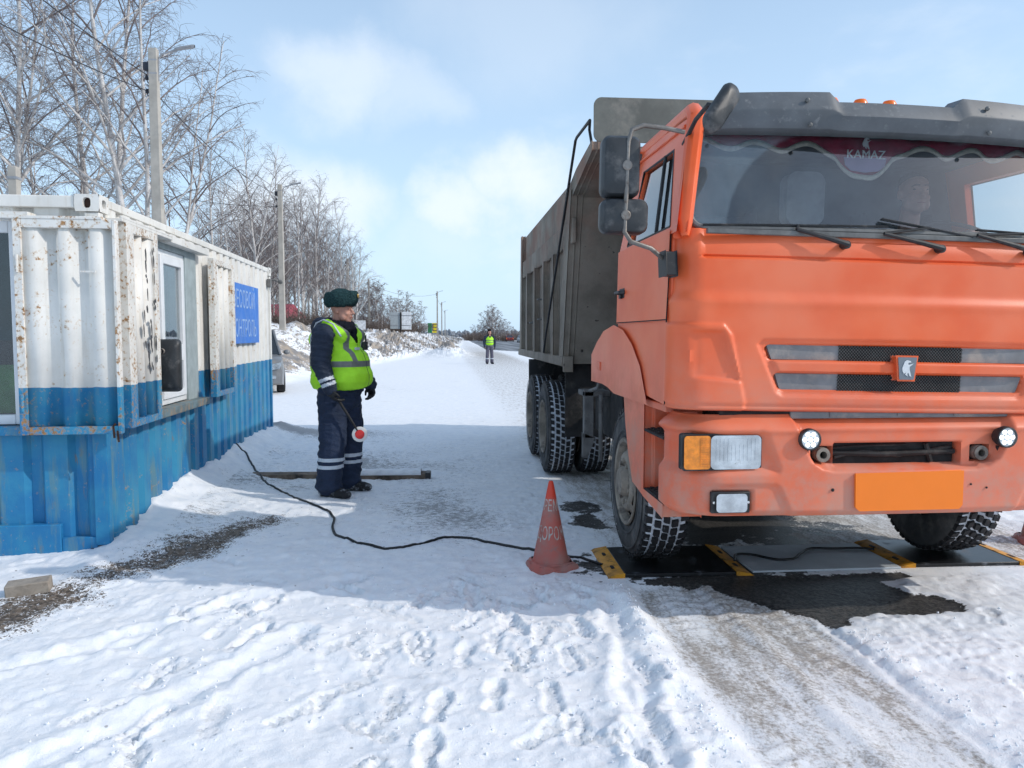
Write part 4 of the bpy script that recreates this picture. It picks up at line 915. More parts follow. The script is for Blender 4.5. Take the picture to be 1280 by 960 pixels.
def casting(cx, cy, cz, sx, sy):
    # hollow corner fitting: a face with an oval hole on the two outer sides
    b = MB(); w, d, h = .165, .17, .118
    x0, x1, y0, y1 = (cx, cx+sx*w, cy, cy+sy*d)
    def face(F, W, H, hw, hh):
        n = 24; O, I, B = [], [], []
        for k in range(n):
            a = 2*math.pi*(k+.5)/n; c, s = math.cos(a), math.sin(a); m = max(abs(c)/(W/2), abs(s)/(H/2)); O.append((c/m, s/m)); e = (abs(c)**4+abs(s)**4)**-.25
            I.append((hw*c*min(e,1.12), hh*s*min(e,1.12)))
        b.grid([[F(u,v,0) for u,v in O],[F(u,v,0) for u,v in I],[F(u,v,.028) for u,v in I],[F(u*.9,v*.9,.09) for u,v in I]], wrap=True)
    face(lambda u,v,t: ((x0+x1)/2+u, y0+sy*t, cz+h/2+v), w, h, .026, .036)
    face(lambda u,v,t: (x0+sx*t, (y0+y1)/2+u, cz+h/2+v), d, h, .036, .030)
    X0, X1, Y0, Y1 = min(x0,x1), max(x0,x1), min(y0,y1), max(y0,y1)
    for z in (cz, cz+h): b.add([(X0,Y0,z),(X1,Y0,z),(X1,Y1,z),(X0,Y1,z)], [(0,1,2,3)])
    b.add([(x1,Y0,cz),(x1,Y1,cz),(x1,Y1,cz+h),(x1,Y0,cz+h)], [(0,1,2,3)]); b.add([(X0,y1,cz),(X1,y1,cz),(X1,y1,cz+h),(X0,y1,cz+h)], [(0,1,2,3)])
    o = b.build('corner_casting', M['cpaint'], cab, smooth=30)
    b = MB(); e = .03; b.box((min(x0+sx*e,x1-sx*.002),min(y0+sy*e,y1-sy*.002),cz+.008),(max(x0+sx*e,x1-sx*.002),max(y0+sy*e,y1-sy*.002),cz+h-.008)); b.build('hollow', M['rustdark'], o)
M['rustdark'] = pm('rust_in_hollow', (.045,.022,.015), .9, var=.4)
for x, sx in ((.006,-1),(-WD-.006,1)):
    for y, sy in ((-.006,1),(L+.006,-1)): casting(x, y, 2.476, sx, sy)
# drain stub near the corner
b = MB(); b.lathe([(.04,.030),(-.05,.030),(-.05,.022),(.02,.022),(.02,0)], 16, 'y', (-.12,-.01,.06)); b.build('drain_pipe', M['blackplastic'], cab)
# lintels over the windows (angle iron)
b = MB(); b.box((.0,.10,2.425),(.115,1.22,2.447)); b.box((.095,.10,2.447),(.115,1.22,2.465)); b.box((.0,1.2205,2.41),(.10,2.38,2.47)); b.build('side_lintel', M['cpaint'], cab, bevel=.003)
b = MB(); b.box((-1.75,-.115,2.405),(.06,0,2.425)); b.box((-.60,-.10,2.4255),(-.42,.02,2.452)); b.build('end_lintel', M['cpost'], cab, bevel=.003)
# side window: reveal, sill, pvc frame, mullion, sash
wn = MB(); wn.box((-.16,WV0-.06,WZ0-.05),(.012,WV0-.002,WZ1+.06)); wn.box((-.16,WV1+.002,WZ0-.05),(.006,WVE-.001,WZ1+.058)); wn.box((-.16,WV0-.001,WZ1+.002),(.008,WV1+.001,WZ1+.06))
wnd = wn.build('side_window', M['reveal'], cab, bevel=.004)
b = MB(); b.box((-.02,WV0-.1,WZ0-.075),(.105,WVE+.02,WZ0-.006)); b.build('sill', M['greysill'], wnd, bevel=.006)
b = MB()
def vbox(y0,y1,z0,z1,x0,x1): b.box((x0,y0,z0),(x1,y1,z1))
F0, F1 = -.075, -.012
vbox(WV0,WV0+.055,WZ0,WZ1,F0,F1); vbox(WV1-.055,WV1,WZ0,WZ1,F0,F1); vbox(WV0+.055,WV1-.055,WZ1-.055,WZ1,F0,F1); vbox(WV0+.055,WV1-.055,WZ0,WZ0+.06,F0,F1); vbox(1.17,1.235,WZ0+.06,WZ1-.055,F0,F1)
b.build('frame', M['pvc'], wnd, bevel=.005)
b = MB(); S0, S1 = -.060, .004
vbox(1.24,1.31,WZ0+.05,WZ1-.045,S0,S1); vbox(1.81,1.88,WZ0+.05,WZ1-.045,S0,S1); vbox(1.31,1.81,WZ1-.125,WZ1-.045,S0,S1); vbox(1.31,1.81,WZ0+.05,WZ0+.12,S0,S1); vbox(1.31,1.81,1.375,1.525,S0,S1)
b.build('sash', M['pvc'], wnd, bevel=.006)
b = MB(); b.box((-.048,WV0+.05,WZ0+.05),(-.042,1.175,WZ1-.05)); b.build('pane', M['glass'], wnd)
b = MB(); b.box((-.030,1.30,1.52),(-.024,1.82,WZ1-.12)); b.build('pane', M['glass'], wnd)
b = MB(); b.box((-.0305,1.30,WZ0+.11),(-.0245,1.82,1.38)); b.build('pane', M['glass'], wnd)
b = MB(); b.grid([[(-.16+.02*math.sin(u*75), u, z) for u in np.linspace(1.30,1.82,50)] for z in (1.30,2.36)]); b.build('curtain', M['curtain'], wnd)
b = MB(); b.grid([[(-.16+.02*math.sin(u*60), u, z) for u in np.linspace(.88,1.20,40)] for z in (1.05,2.36)]); b.build('curtain', M['curtain2'], wnd)
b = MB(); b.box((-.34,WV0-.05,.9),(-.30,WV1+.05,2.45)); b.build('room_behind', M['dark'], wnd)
# end window
b = MB(); E0, E1 = .545, 1.60
b.box((-E1,.03,.985),(-E1+.07,.09,2.405)); b.box((-E0-.07,.03,.985),(-E0,.09,2.405)); b.box((-E1+.07,.03,2.325),(-E0-.07,.09,2.405)); b.box((-E1+.07,.03,.985),(-E0-.07,.09,1.055))
wb = b.build('end_window', M['pvc'], cab, bevel=.006)
b = MB(); b.box((-E1+.06,.058,1.05),(-E0-.06,.064,2.33)); b.build('pane', M['glass'], wb)
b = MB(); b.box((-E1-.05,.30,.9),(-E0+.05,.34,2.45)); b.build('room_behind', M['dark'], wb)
b = MB(); b.grid([[(u, .20+.015*math.sin(u*40), z) for u in np.linspace(-E1,-E0-.05,40)] for z in (1.05,1.22,1.40)]); b.build('green_cloth', M['green'], wb)
b = MB(); b.box((-E1-.1,-.05,.915),(-.50,.03,.98)); b.build('sill', M['cpost'], wb, bevel=.005)
b = MB(); b.box((-E0+.002,.0,.93),(-.505,.10,2.41)); b.box((-E1-.04,.0,.93),(-E1-.002,.10,2.41)); b.build('window_post', M['greysill'], wb, bevel=.004)
# shutters: corrugated cut-outs framed with flat bar, swung right back against the walls
def shutter(name, F, w, z0, z1, pitch, posts, label):
    r = MB(); n = corr_prof(posts[0], w-posts[1], pitch, .036, .03); r.grid([[F(u, .012+.036-d, z) for u, d in n] for z in (z0+.05, z1-.05)])
    sh = r.build(name, M['cpanel'], cab, smooth=20, solid=.003); sh['label'] = label
    def bar(u0,u1,za,zb,d0,d1,m='cpost',nm='frame_bar'):
        q = MB(); q.add([F(u,d,z) for z in (za,zb) for u,d in ((u0,d0),(u1,d0),(u1,d1),(u0,d1))], [(0,3,2,1),(4,5,6,7),(0,1,5,4),(1,2,6,5),(2,3,7,6),(3,0,4,7)]); return q.build(nm, M[m], sh, bevel=.003)
    bar(0,posts[0],z0,z1,0,.062); bar(w-posts[1],w,z0,z1,0,.062); bar(posts[0]+.001,w-posts[1]-.001,z0,z0+.055,.002,.060); bar(posts[0]+.001,w-posts[1]-.001,z1-.06,z1,.002,.060)
    return sh, bar
s1, br = shutter('shutter', lambda u,d,z: (-.52+u, -.05-d, z), .665, .925, 2.405, .205, (.055,.022), 'rusty shutter folded back over the end wall, overhanging the corner')
for (u, z) in ((.03,2.10),(.03,1.15),(.50,2.05)):
    q = MB(); q.tube([(-.52+u,-.125,z-.06),(-.52+u,-.125,z+.06)], .011, 8) if u < .1 else q.box((-.52+u-.07,-.118,z-.006),(-.52+u+.03,-.108,z+.006)); q.build('hinge', M['cpost'], s1)
q = MB(); q.tube([(.10,-.12,.90),(.10,-.135,.98),(.115,-.135,1.0)], .008, 6); q.tube([(.125,-.11,.87),(.125,-.13,.95)], .007, 6); q.build('latch', M['rustdark'], s1)
s2, br = shutter('shutter', lambda u,d,z: (.055+d, .83-u, z), .66, .93, 2.425, .16, (.09,.13), 'rusty shutter beside the side window with worn black letters')
s3, br = shutter('shutter', lambda u,d,z: (.055+d, 2.50+u, z), .86, .97, 2.40, .205, (.12,.11), 'far shutter of the side window next to the blue sign')
for sh, ys_ in ((s2, .83), (s3, 2.50)):
    for z in (1.2, 2.15):
        q = MB(); q.tube([(.07,ys_,z-.07),(.07,ys_,z+.07)], .014, 8); q.build('hinge', M['cpost'], sh)
# worn black strokes running down the shutter: paint left from old lettering, no longer readable
rr = random.Random(8); q = MB()
for colu, top, bot in ((.12,2.30,1.42),(.20,1.95,1.36),(.28,2.27,1.33),(.36,1.85,1.5)):
    z = top
    while z > bot:
        h = rr.choice((.02,.03,.05,.09)); w = rr.uniform(.008,.022)
        u = .83-colu-rr.uniform(-.02,.02)
        if rr.random() < .68:
            q.prism([(u-w,z),(u+w*.2,z+.012),(u+w,z-h*.3),(u+w*.7,z-h),(u-w*.2,z-h*.9),(u-w*.8,z-h*.5)], .119, .1205, 'x')
        z -= h*rr.uniform(.9,1.5)
q.build('worn_lettering', M['blackpaint'], s2, smooth=0)['kind'] = 'stuff'
# conduit, lamp bracket on the far top corner
q = MB(); q.tube([(.02,5.9,2.40),(.08,5.93,2.42),(.12,5.95,2.40)], .018, 8); q.ell((.16,5.95,2.39),(.035,.025,.035)); q.box((-.0,5.78,2.30),(.05,5.88,2.42)); q.build('wall_lamp', M['gasket'], cab, bevel=.004)
# sign and the operator's mirror are things of their own
def cw(x, y, z):
    c, s = math.cos(WANG), math.sin(WANG); return (WALL0[0]+x*c-y*s, WALL0[1]+x*s+y*c, z-.06)
sg = thing('wall_sign', 'blue metal sign with pale Cyrillic letters on the side of the container cabin', 'sign', cw(.03, 4.2, 1.87), WANG)
q = MB(); q.box((.0,-.86,-.36),(.006,.80,.365)); q.build('sign_plate', M['bluesign'], sg)
for txt, z in (('ВЕСОВОЙ', .165), ('КОНТРОЛЬ', -.19)):
    text_mb(txt, .30, lambda x,y,zz: (.007+zz, x-.02, z+y), sx=.80 if txt[0]=='В' else .78).build('lettering', M['signtext'], sg, smooth=0)
mr = thing('mirror', 'black rounded mirror housing fixed beside the cabin window', 'mirror', cw(.04, .98, 1.08), WANG)
q = MB(); P = rrect(-.01,.06,.185,.50,.035,6); cx, cz = .09, .28
q.grid([[(cx+(x-cx)*k, y, cz+(z-cz)*k) for x,z in P] for k, y in ((0,-.045),(.65,-.043),(.9,-.03),(1,.0),(1,.035),(.95,.04))], wrap=True); h = q.build('housing', M['mirrorback'], mr, smooth=45)
q = MB(); q.prism([(cx+(x-cx)*.95, cz+(z-cz)*.95) for x,z in P], .032, .042, 'y'); q.build('mirror_glass', M['chrome'], mr)
q = MB(); q.tube([(-.07,.0,.40),(.05,-.05,.40)], .014, 8); q.lathe([(-.058,.02),(-.05,.026),(-.04,.026)], 12, 'y', (.05,0,.40)); q.build('mount', M['steelbar'], mr)
# ---------------------------------------------------------------- weighing pads, cables, cone, board, brick
M['padblack'] = pm('wet_black_pad', (.012,.0125,.014), .35, var=.4, vs=12, dirt=(.20,.21,.23), damt=.16, ds=9, bump=.1)
M['yellow'] = pm('dirty_yellow_paint', (.62,.27,.012), .55, var=.25, vs=8, dirt=(.09,.06,.035), damt=.42, ds=9)
M['plate_steel'] = pm('grey_steel_plate', (.50,.54,.57), .55, var=.12, vs=3, dirt=(.70,.72,.75), damt=.3, ds=3)
def weigh_pad(x0, x1, y0, y1, label):
    w = thing('weighing_pad', label, 'weighing pad', ((x0+x1)/2, (y0+y1)/2, 0), R(-1.2), 'portable axle weighing pads under the front wheels')
    hx, hy = (x1-x0)/2, (y1-y0)/2
    q = MB(); q.box((-hx+.11,-hy,.002),(hx-.11,hy,.026)); q.build('platform', M['padblack'], w, bevel=.004)
    for s in (-1, 1):
        q = MB(); q.prism([(s*hx,.002),(s*(hx-.108),.002),(s*(hx-.108),.029),(s*(hx-.02),.014)], -hy-.005, hy+.005, 'y')
        rp = q.build('edge_ramp', M['yellow'], w, bevel=.002)
        for y in (-.15, .15):
            q = MB(); q.prism(rrect(s*(hx-.06)-.012,y-.035,s*(hx-.06)+.012,y+.035,.011,4), .015, .0235, 'z'); q.build('grip_slot', M['under'], rp)
    return w
weigh_pad(1.045, 1.995, 4.745, 5.375, 'black weighing pad with yellow edges under the wheel beside the traffic cone')
w2_ = weigh_pad(3.035, 3.985, 4.79, 5.39, 'black weighing pad with yellow edges under the wheel at the right')
q = MB(); q.box((2.005,4.775,.002),(3.025,5.36,.016)); tag(q.build('steel_plate', M['plate_steel'], None, bevel=.003), 'flat grey steel plate lying between the two weighing pads', 'metal plate')
M['cable'] = pm('black_cable', (.012,.012,.013), .5, var=.3)
def smooth_path(P, n=8):
    P = [Vector(p) for p in P]; out = []
    for i in range(len(P)-1):
        a, b_, c, d = P[max(i-1,0)], P[i], P[i+1], P[min(i+2,len(P)-1)]
        for k in range(n):
            t = k/n; out.append(.5*((2*b_)+(c-a)*t+(2*a-5*b_+4*c-d)*t*t+(3*b_-a-3*c+d)*t**3))
    return out + [P[-1]]
def cable(name, pts, r, label, cat, lift=.008, on_ground=True):
    P = smooth_path([(x,y,0) for x,y in pts], 10); q = MB(); q.tube([(p.x,p.y,(gz(p.x,p.y) if on_ground else 0)+lift) for p in P], r, 6)
    o = q.build(name, M['cable'], None, smooth=60); tag(o, label, cat); return o
cable('cable', [(-2.485,9.40),(-2.36,9.28),(-2.18,8.9),(-2.0,8.45),(-1.75,7.85),(-1.45,7.4),(-1.12,6.95),(-.95,6.6),(-.90,6.2),(-.80,5.9),(-.55,5.62),(-.38,5.55),(-.2,5.62),(.0,5.79),(.18,5.76),(.38,5.58),(.6,5.40),(.85,5.22),(1.0,5.10),(1.06,5.02)], .011, 'long black cable snaking over the snow from the cabin past the cone', 'cable', .006)
cable('cable', [(1.96,4.98),(2.03,5.12),(2.14,5.1),(2.25,4.98),(2.38,4.99),(2.5,5.12),(2.62,5.22),(2.78,5.2),(2.95,5.20),(3.06,5.16)], .009, 'short black cable lying across the grey steel plate under the truck', 'cable', .026, False)
def cone_mat(name, lo):
    t = NT(name); c = t.mix(t.rng(t.noise(5, 7, .65), .35, .68), (.44, .10, .075), (.33, .16, .135)); z = t.xyz()[2]
    c = t.mix(t.rng(z, .42, .50), c, (.62, .05, .022)); c = t.mix(t.rng(t.noise(13, 6, .65), .56, .70, 0, .6), c, (.20, .15, .14)); return t.done(c, .55)
M['cone'] = cone_mat('faded_red_cone', 0); M['conewhite'] = pm('scuffed_white_band', (.50,.47,.43), .7, var=.3, dirt=(.30,.10,.08), damt=.5, ds=22)
def make_cone(x, y, label, rz=0):
    c = thing('traffic_cone', label, 'traffic cone', (x, y, gz(x,y)-.008), rz, 'red traffic cones beside the weighing pads')
    q = MB(); H_, r0, r1 = .575, .12, .017
    prof = [(.045,.132),(.055,.126)] + [(.055+(H_-.055)*k/10, r0+(r1-r0)*k/10) for k in range(11)] + [(H_+.012,.012),(H_+.014,0)]
    q.lathe(prof, 32); q.build('cone_body', M['cone'], c, smooth=40)
    q = MB(); rr = random.Random(2); P = []
    for k in range(28):
        a = 2*math.pi*k/28; e = max(abs(math.cos(a)), abs(math.sin(a))); r = .150/e**.75 + rr.uniform(-.014,.008); P.append((r*math.cos(a), r*math.sin(a)))
    q.grid([[(x_*k, y_*k, z + .018*math.sin(5*math.atan2(y_,x_))*(k > .9)*(z > .02)) for x_,y_ in P] for k, z in ((1.02,.0),(1.03,.018),(.99,.036),(.90,.045),(.80,.055))], wrap=True); q.build('base', M['cone'], c, smooth=30)
    rad = lambda z: r0+(r1-r0)*(z-.055)/(H_-.055)
    for (z, txt, sz) in ((.425,'РЕМ',.105),(.245,'ДОРОЖ',.12)):
        def T(u,v,w, z=z): 
            r = rad(z+v)+.0015+w*.4; a = -math.pi/2 + u/rad(z) - .40; return (r*math.cos(a), r*math.sin(a), z+v)
        text_mb(txt, sz, T, .0008, .52 if z > .4 else .48).build('worn_lettering', M['conewhite'], c, smooth=0)
    return c
make_cone(.705, 5.02, 'scuffed red traffic cone with worn white lettering in the snow beside the front wheel', .3)
make_cone(4.44, 5.30, 'red traffic cone at the right edge, beyond the far weighing pad', 1.2)
M['snow'] = pm('loose_snow', (.80,.82,.85), .75, var=.08, vs=12, bump=.5, bs=40)
# board lying on the ground behind the officer
M['board'] = pm('weathered_board', (.19,.145,.11), .8, var=.4, vs=8, dirt=(.03,.028,.026), damt=.4, ds=6, bump=.3, bs=40)
bd = thing('wooden_beam', 'long dark wooden beam with snow along it lying behind the officer', 'wooden beam', (-1.17, 8.38, .0), R(-2.5))
zb = gz(-1.17, 8.38)
q = MB(); rows = []
for k in range(15):
    x = -1.0 + 1.98*k/14; e = .004*math.sin(k*2.1); rows.append([(x,-.07+e,zb-.02),(x,-.075-e,zb+.05+e),(x,.07+e,zb+.055),(x,.075,zb-.02)])
q.grid(rows, wrap=True); q.add([rows[0][i] for i in range(4)]+[rows[-1][i] for i in range(4)], [(0,1,2,3),(7,6,5,4)]); q.build('beam', M['board'], bd, smooth=30)
q = MB(); rows = []
for k in range(25):
    x = .18 + .74*k/24; h = .018+.014*vnoise(np.array(k*.7), np.array(3.)) ; rows.append([(x,-.080,zb+.035),(x,-.06,zb+.052+h),(x,.04,zb+.056+h),(x,.07,zb+.052)])
q.grid(rows); q.build('snow_strip', M['snow'], bd, smooth=60, solid=.01)
q = MB(); q.box((.965,-.085,zb-.02),(1.02,.08,zb+.06)); q.build('end_cap', M['blackplastic'], bd, bevel=.01)
M['brick'] = pm('pale_concrete_block', (.33,.29,.245), .85, var=.25, vs=14, dirt=(.16,.13,.1), damt=.4, ds=7, bump=.4, bs=60)
q = MB(); zb2 = gz(-2.5,4.78); q.obox((-2.51,4.80,zb2+.035), (.235,.11,.085), rotm(R(5),R(-3),R(16))); tag(q.build('concrete_block', M['brick'], None, bevel=.008, bseg=3), 'pale concrete block lying in the snow below the cabin corner', 'brick')
# ---------------------------------------------------------------- things along the road
def at(px, d):          # a spot d metres ahead, named by the column it was surveyed in
    c = (px-640)/960*d; return c*math.cos(PSI)+d*math.sin(PSI), -c*math.sin(PSI)+d*math.cos(PSI)
def bark():
    t = NT('birch_bark'); n = t.noise(7, 5, .65, t.vec('Object', (1.3, 1.3, 5))); m = t.noise(2.2, 5, .6, t.vec('Object', (1,1,.6)))
    c = t.mix(t.rng(m, .35, .65), (.64, .62, .60), (.40, .375, .355)); c = t.mix(t.rng(n, .60, .66), c, (.05, .045, .045)); return t.done(c, .8)
M['bark'] = bark()
M['twig'] = pm('birch_twigs', (.20, .168, .162), .85, var=.3, vs=2)
M['twigfar'] = pm('distant_birch_twigs', (.24, .19, .195), .85, var=.3, vs=1)
M['shrub'] = pm('dry_shrub', (.13, .10, .085), .9, var=.3, vs=3)
M['concrete'] = pm('pole_concrete', (.42, .39, .345), .85, var=.15, vs=3, dirt=(.30,.29,.27), damt=.3, ds=2, bump=.15, bs=20)
M['galv'] = pm('galvanised_steel', (.33, .34, .36), .5, metal=.3)
M['insul'] = pm('dark_insulator', (.03, .035, .05), .5)
def birch(seed, h, stems=1, spread=1., dens=1., low=.22, tw=1.):
    r = random.Random(seed); T, C = MB(), MB(); V = Vector
    def limb(p, d, L, r0, nseg, wob, grav):
        pts = [p.copy()]; d = d.normalized()
        for i in range(nseg):
            d = (d + V((r.gauss(0,wob), r.gauss(0,wob), r.gauss(0,wob)*.6 - grav*(i+1)/nseg))).normalized(); p = p + d*(L/nseg); pts.append(p)
        return pts
    for s in range(stems):
        a = r.uniform(0, 6.28); lean = (.0 if stems == 1 else .10) + r.uniform(0,.05)
        hh = h*(1 if s == 0 else r.uniform(.75,.95)); p0 = V((.25*s*math.cos(a), .25*s*math.sin(a), -.3))
        tp = limb(p0, V((lean*math.cos(a), lean*math.sin(a), 1)), hh+.3, 0, 14, .035, -.01)
        R0 = .0095*hh*(.9 if stems == 1 else .75)
        rad = [R0*(1-.93*(i/14)**1.0)+.008 for i in range(15)]
        T.tube(tp, rad, 8)
        nb = int(21*dens*(hh/14))
        for k in range(nb):
            t = low + (.97-low)*(k+r.random()*.6)/nb; f = t*14; i = min(13, int(f)); p = tp[i].lerp(tp[i+1], f-i); ra = rad[i]
            az = k*2.4 + r.uniform(-.4,.4); el = R(r.uniform(38,62)); Lb = spread*hh*(.36*(1-t)**.75+.055)*r.uniform(.7,1.15)
            d = V((math.cos(az)*math.cos(el), math.sin(az)*math.cos(el), math.sin(el)))
            bp = limb(p, d, Lb, 0, 6, .10, .12); br = min(ra*.55, .014*Lb+.006)
            (T if br > .040 else C).tube(bp, [br*(1-.85*j/6)+.003 for j in range(7)], 5, caps=False)
            n2 = int((4+Lb*3.0)*dens)
            for q in range(n2):
                u = .18+.8*(q+r.random())/n2; g = u*6; j = min(5,int(g)); pp = bp[j].lerp(bp[j+1], g-j)
                ax = (bp[j+1]-bp[j]).normalized(); sd = V((r.gauss(0,1), r.gauss(0,1), r.gauss(.2,.7))).normalized(); d2 = (ax*.8+sd*.8)
                L2 = r.uniform(.35,.9)*(.35+.28*Lb)*(1.25-u*.5); b2 = limb(pp, d2, L2, 0, 4, .13, .16)
                C.tube(b2, [k*tw for k in (.010,.0085,.007,.0055,.004)], 3, caps=False)
                n3 = max(2, int(L2*6.5))
                for w in range(n3):
                    y = .25+.75*(w+r.random())/n3; e = min(3,int(y*4)); p3 = b2[e].lerp(b2[min(e+1,4)], y*4-e)
                    sd = V((r.gauss(0,1), r.gauss(0,1), r.gauss(.1,.6))).normalized(); b3 = limb(p3, (b2[e+1]-b2[e]).normalized()*.5+sd*.7, r.uniform(.25,.65), 0, 3, .15, .38)
                    C.tube(b3, [k*tw for k in (.0058,.005,.0042,.0034)], 3, caps=False)
    return T.mesh('trunk'), C.mesh('crown')
BV = [birch(11, 17.5, 2, 1.05, 1.0), birch(23, 16, 1, .95, .9), birch(37, 13, 3, 1.0, .8), birch(41, 12, 1, .8, .9, .30), birch(53, 9, 1, .8, .9, .3), birch(61, 9, 2, 1.0, .95, .12, 3.2), birch(67, 9, 1, .9, 1.0, .12, 3.2)]
for tm, cm in BV:
    tm.materials.append(M['bark']); cm.materials.append(M['twig']); tm.shade_smooth(); cm.shade_smooth()
def tree(x, y, var, s, rot, label, group, sz=1.0, dz=0):
    o = thing('birch_tree', label, 'tree', (x, y, gz(x,y)-.05+dz), rot, group); o.scale = (s, s, s*sz)
    for nm, me in zip(('trunk','crown'), BV[var]):
        c = bpy.data.objects.new(nm, me); col.objects.link(c); c.parent = o
    return o
NEAR = [(176,27,0,.98,.4,'tall twin-stemmed white birch just left of the nearest lamp post'),
        (150,29.5,1,1.0,1.9,'slender white birch second to the left of the nearest lamp post'),
        (127,31,1,.93,3.6,'pale leaning birch behind the middle of the cabin roof'),
        (103,34,3,.95,5.0,'short birch with a bright straight trunk behind the cabin roof corner'),
        (64,36,2,.95,.9,'low many-stemmed birch behind the left end of the cabin roof'),
        (24,27,0,.95,2.6,'very tall pale birch rising behind the concrete post at the left edge'),
        (-25,30,1,1.0,4.1,'tall birch at the far left edge of the view'),
        (-75,33,0,.95,5.6,'tall birch beyond the left edge of the view'),
        (212,33,2,1.0,3.1,'spreading many-stemmed birch just right of the nearest lamp post'),
        (273,44,3,.95,1.2,'small birch over the middle of the cabin side wall'),
        (300,50,2,.95,2.2,'bushy birch just left of the second lamp post')]
for px, d, v, s, r_, lb in NEAR: x, y = at(px, d); tree(x, y, v, s, r_, lb, 'birches behind the cabin')
rt = random.Random(77)
for k in range(46):
    px = 306 + 142*((k*.618) % 1); d = rt.uniform(54, 92); x, y = at(px, d)
    hs = 1 - .48*ss(px, 395, 450)
    tree(x, y, rt.choice((1,3,3,2)), float(hs)*rt.uniform(.85,1.05)*(.93 if d < 70 else 1.1), rt.uniform(0,6.28), 'bare grey birch in the dense wood behind the officer', 'birches of the wood behind the officer')
for k in range(16):
    px = 250 + 100*((k*.618) % 1); d = rt.uniform(60, 100); x, y = at(px, d); tree(x, y, rt.choice((1,3,2)), rt.uniform(.8,1.0), rt.uniform(0,6.28), 'bare birch in the wood beyond the cabin roof', 'birches of the wood beyond the cabin')
for k in range(13):
    px = 442 + 38*((k*.618) % 1); d = rt.uniform(100, 125); x, y = at(px, d); tree(x, y, rt.choice((5,6,6)), rt.uniform(.70,.9), rt.uniform(0,6.28), 'distant small birch beside the third lamp post', 'distant birches right of the officer')
for k in range(13):
    px = 478 + 50*((k*.618) % 1); d = rt.uniform(135, 165); x, y = at(px, d); h = .62+.28*math.exp(-((px-505)/16)**2); tree(x, y, 5+k%2, h*rt.uniform(.95,1.2), rt.uniform(0,6.28), 'far small bare birch behind the road sign', 'far birches behind the road sign')
for k in range(22):
    px = 592 + 52*((k*.618) % 1); d = rt.uniform(195, 225); x, y = at(px, d); h = .45+.62*math.exp(-((px-616)/12)**2); tree(x, y, 5+k%2, 1.12*h*rt.uniform(.8,1.05), rt.uniform(0,6.28), 'far birch in the clump on the right side of the highway', 'birches across the highway', dz=0)
# shrubs at the foot of the wood
def shrub_mesh(seed):
    r = random.Random(seed); b = MB()
    for k in range(60):
        a = r.uniform(0,6.28); d = Vector((math.cos(a)*r.uniform(.1,.9), math.sin(a)*r.uniform(.1,.9), 1)).normalized(); p = Vector((r.gauss(0,.35), r.gauss(0,.35), -.1)); L_ = r.uniform(.6,1.6); pts = [p]
        for i in range(4): d = (d+Vector((r.gauss(0,.2),r.gauss(0,.2),-.05))).normalized(); pts.append(pts[-1]+d*L_/4)
        b.tube(pts, [.012,.010,.008,.006,.004], 3, caps=False)
        for q in range(7):
            i = r.randint(1,3); e = pts[i]+Vector((r.gauss(0,.25),r.gauss(0,.25),r.gauss(.25,.15))); b.tube([pts[i], e], [.006,.003], 3, caps=False)
    return b.mesh('dry_shrub')
SM = [shrub_mesh(3), shrub_mesh(9)]
for m in SM: m.materials.append(M['shrub'])
def shrub(px, d, s, label, group):
    x, y = at(px, d); o = bpy.data.objects.new('dry_shrub', SM[rt.randint(0,1)]); col.objects.link(o); o.location = (x, y, gz(x,y)); o.scale = (s*1.3, s*1.3, s); o.rotation_euler.z = rt.uniform(0,6.28); tag(o, label, 'shrub', group)
for k in range(26): shrub(444+76*((k*.618)%1), rt.uniform(88,140), rt.uniform(1.0,1.9), 'leafless brown shrub on the snow bank under the distant trees', 'brown shrubs under the distant trees')
for k in range(16): shrub(585+70*((k*.618)%1), rt.uniform(180,215), rt.uniform(1.1,2.0), 'leafless shrub below the birch clump across the highway', 'shrubs across the highway')
for k in range(5): shrub(352+85*((k*.618)%1), rt.uniform(46,56), rt.uniform(.9,1.6), 'leafless shrub at the edge of the wood behind the officer', 'shrubs at the edge of the wood')
# the far wood on the horizon reads as one mass
q = MB(); r = random.Random(6)
for k in range(1500):
    px = r.uniform(380, 1500); d = r.uniform(420, 620); x, y = at(px, d); z = gz(x,y) if k % 40 == 0 else 0; h = r.uniform(1.5,4.6)*(1 if 540 < px < 660 else .9)
    q.tube([(x,y,-1),(x+r.gauss(0,.5),y,h*.55),(x+r.gauss(0,.7),y,h)], [1.2,1.6,.25], 5)
fw_ = q.build('far_wood', pm('hazy_far_wood', (.20,.22,.25), .95, var=.25, vs=.05)); tag(fw_, 'low dark line of distant wood along the horizon', 'wood'); fw_['kind'] = 'stuff'
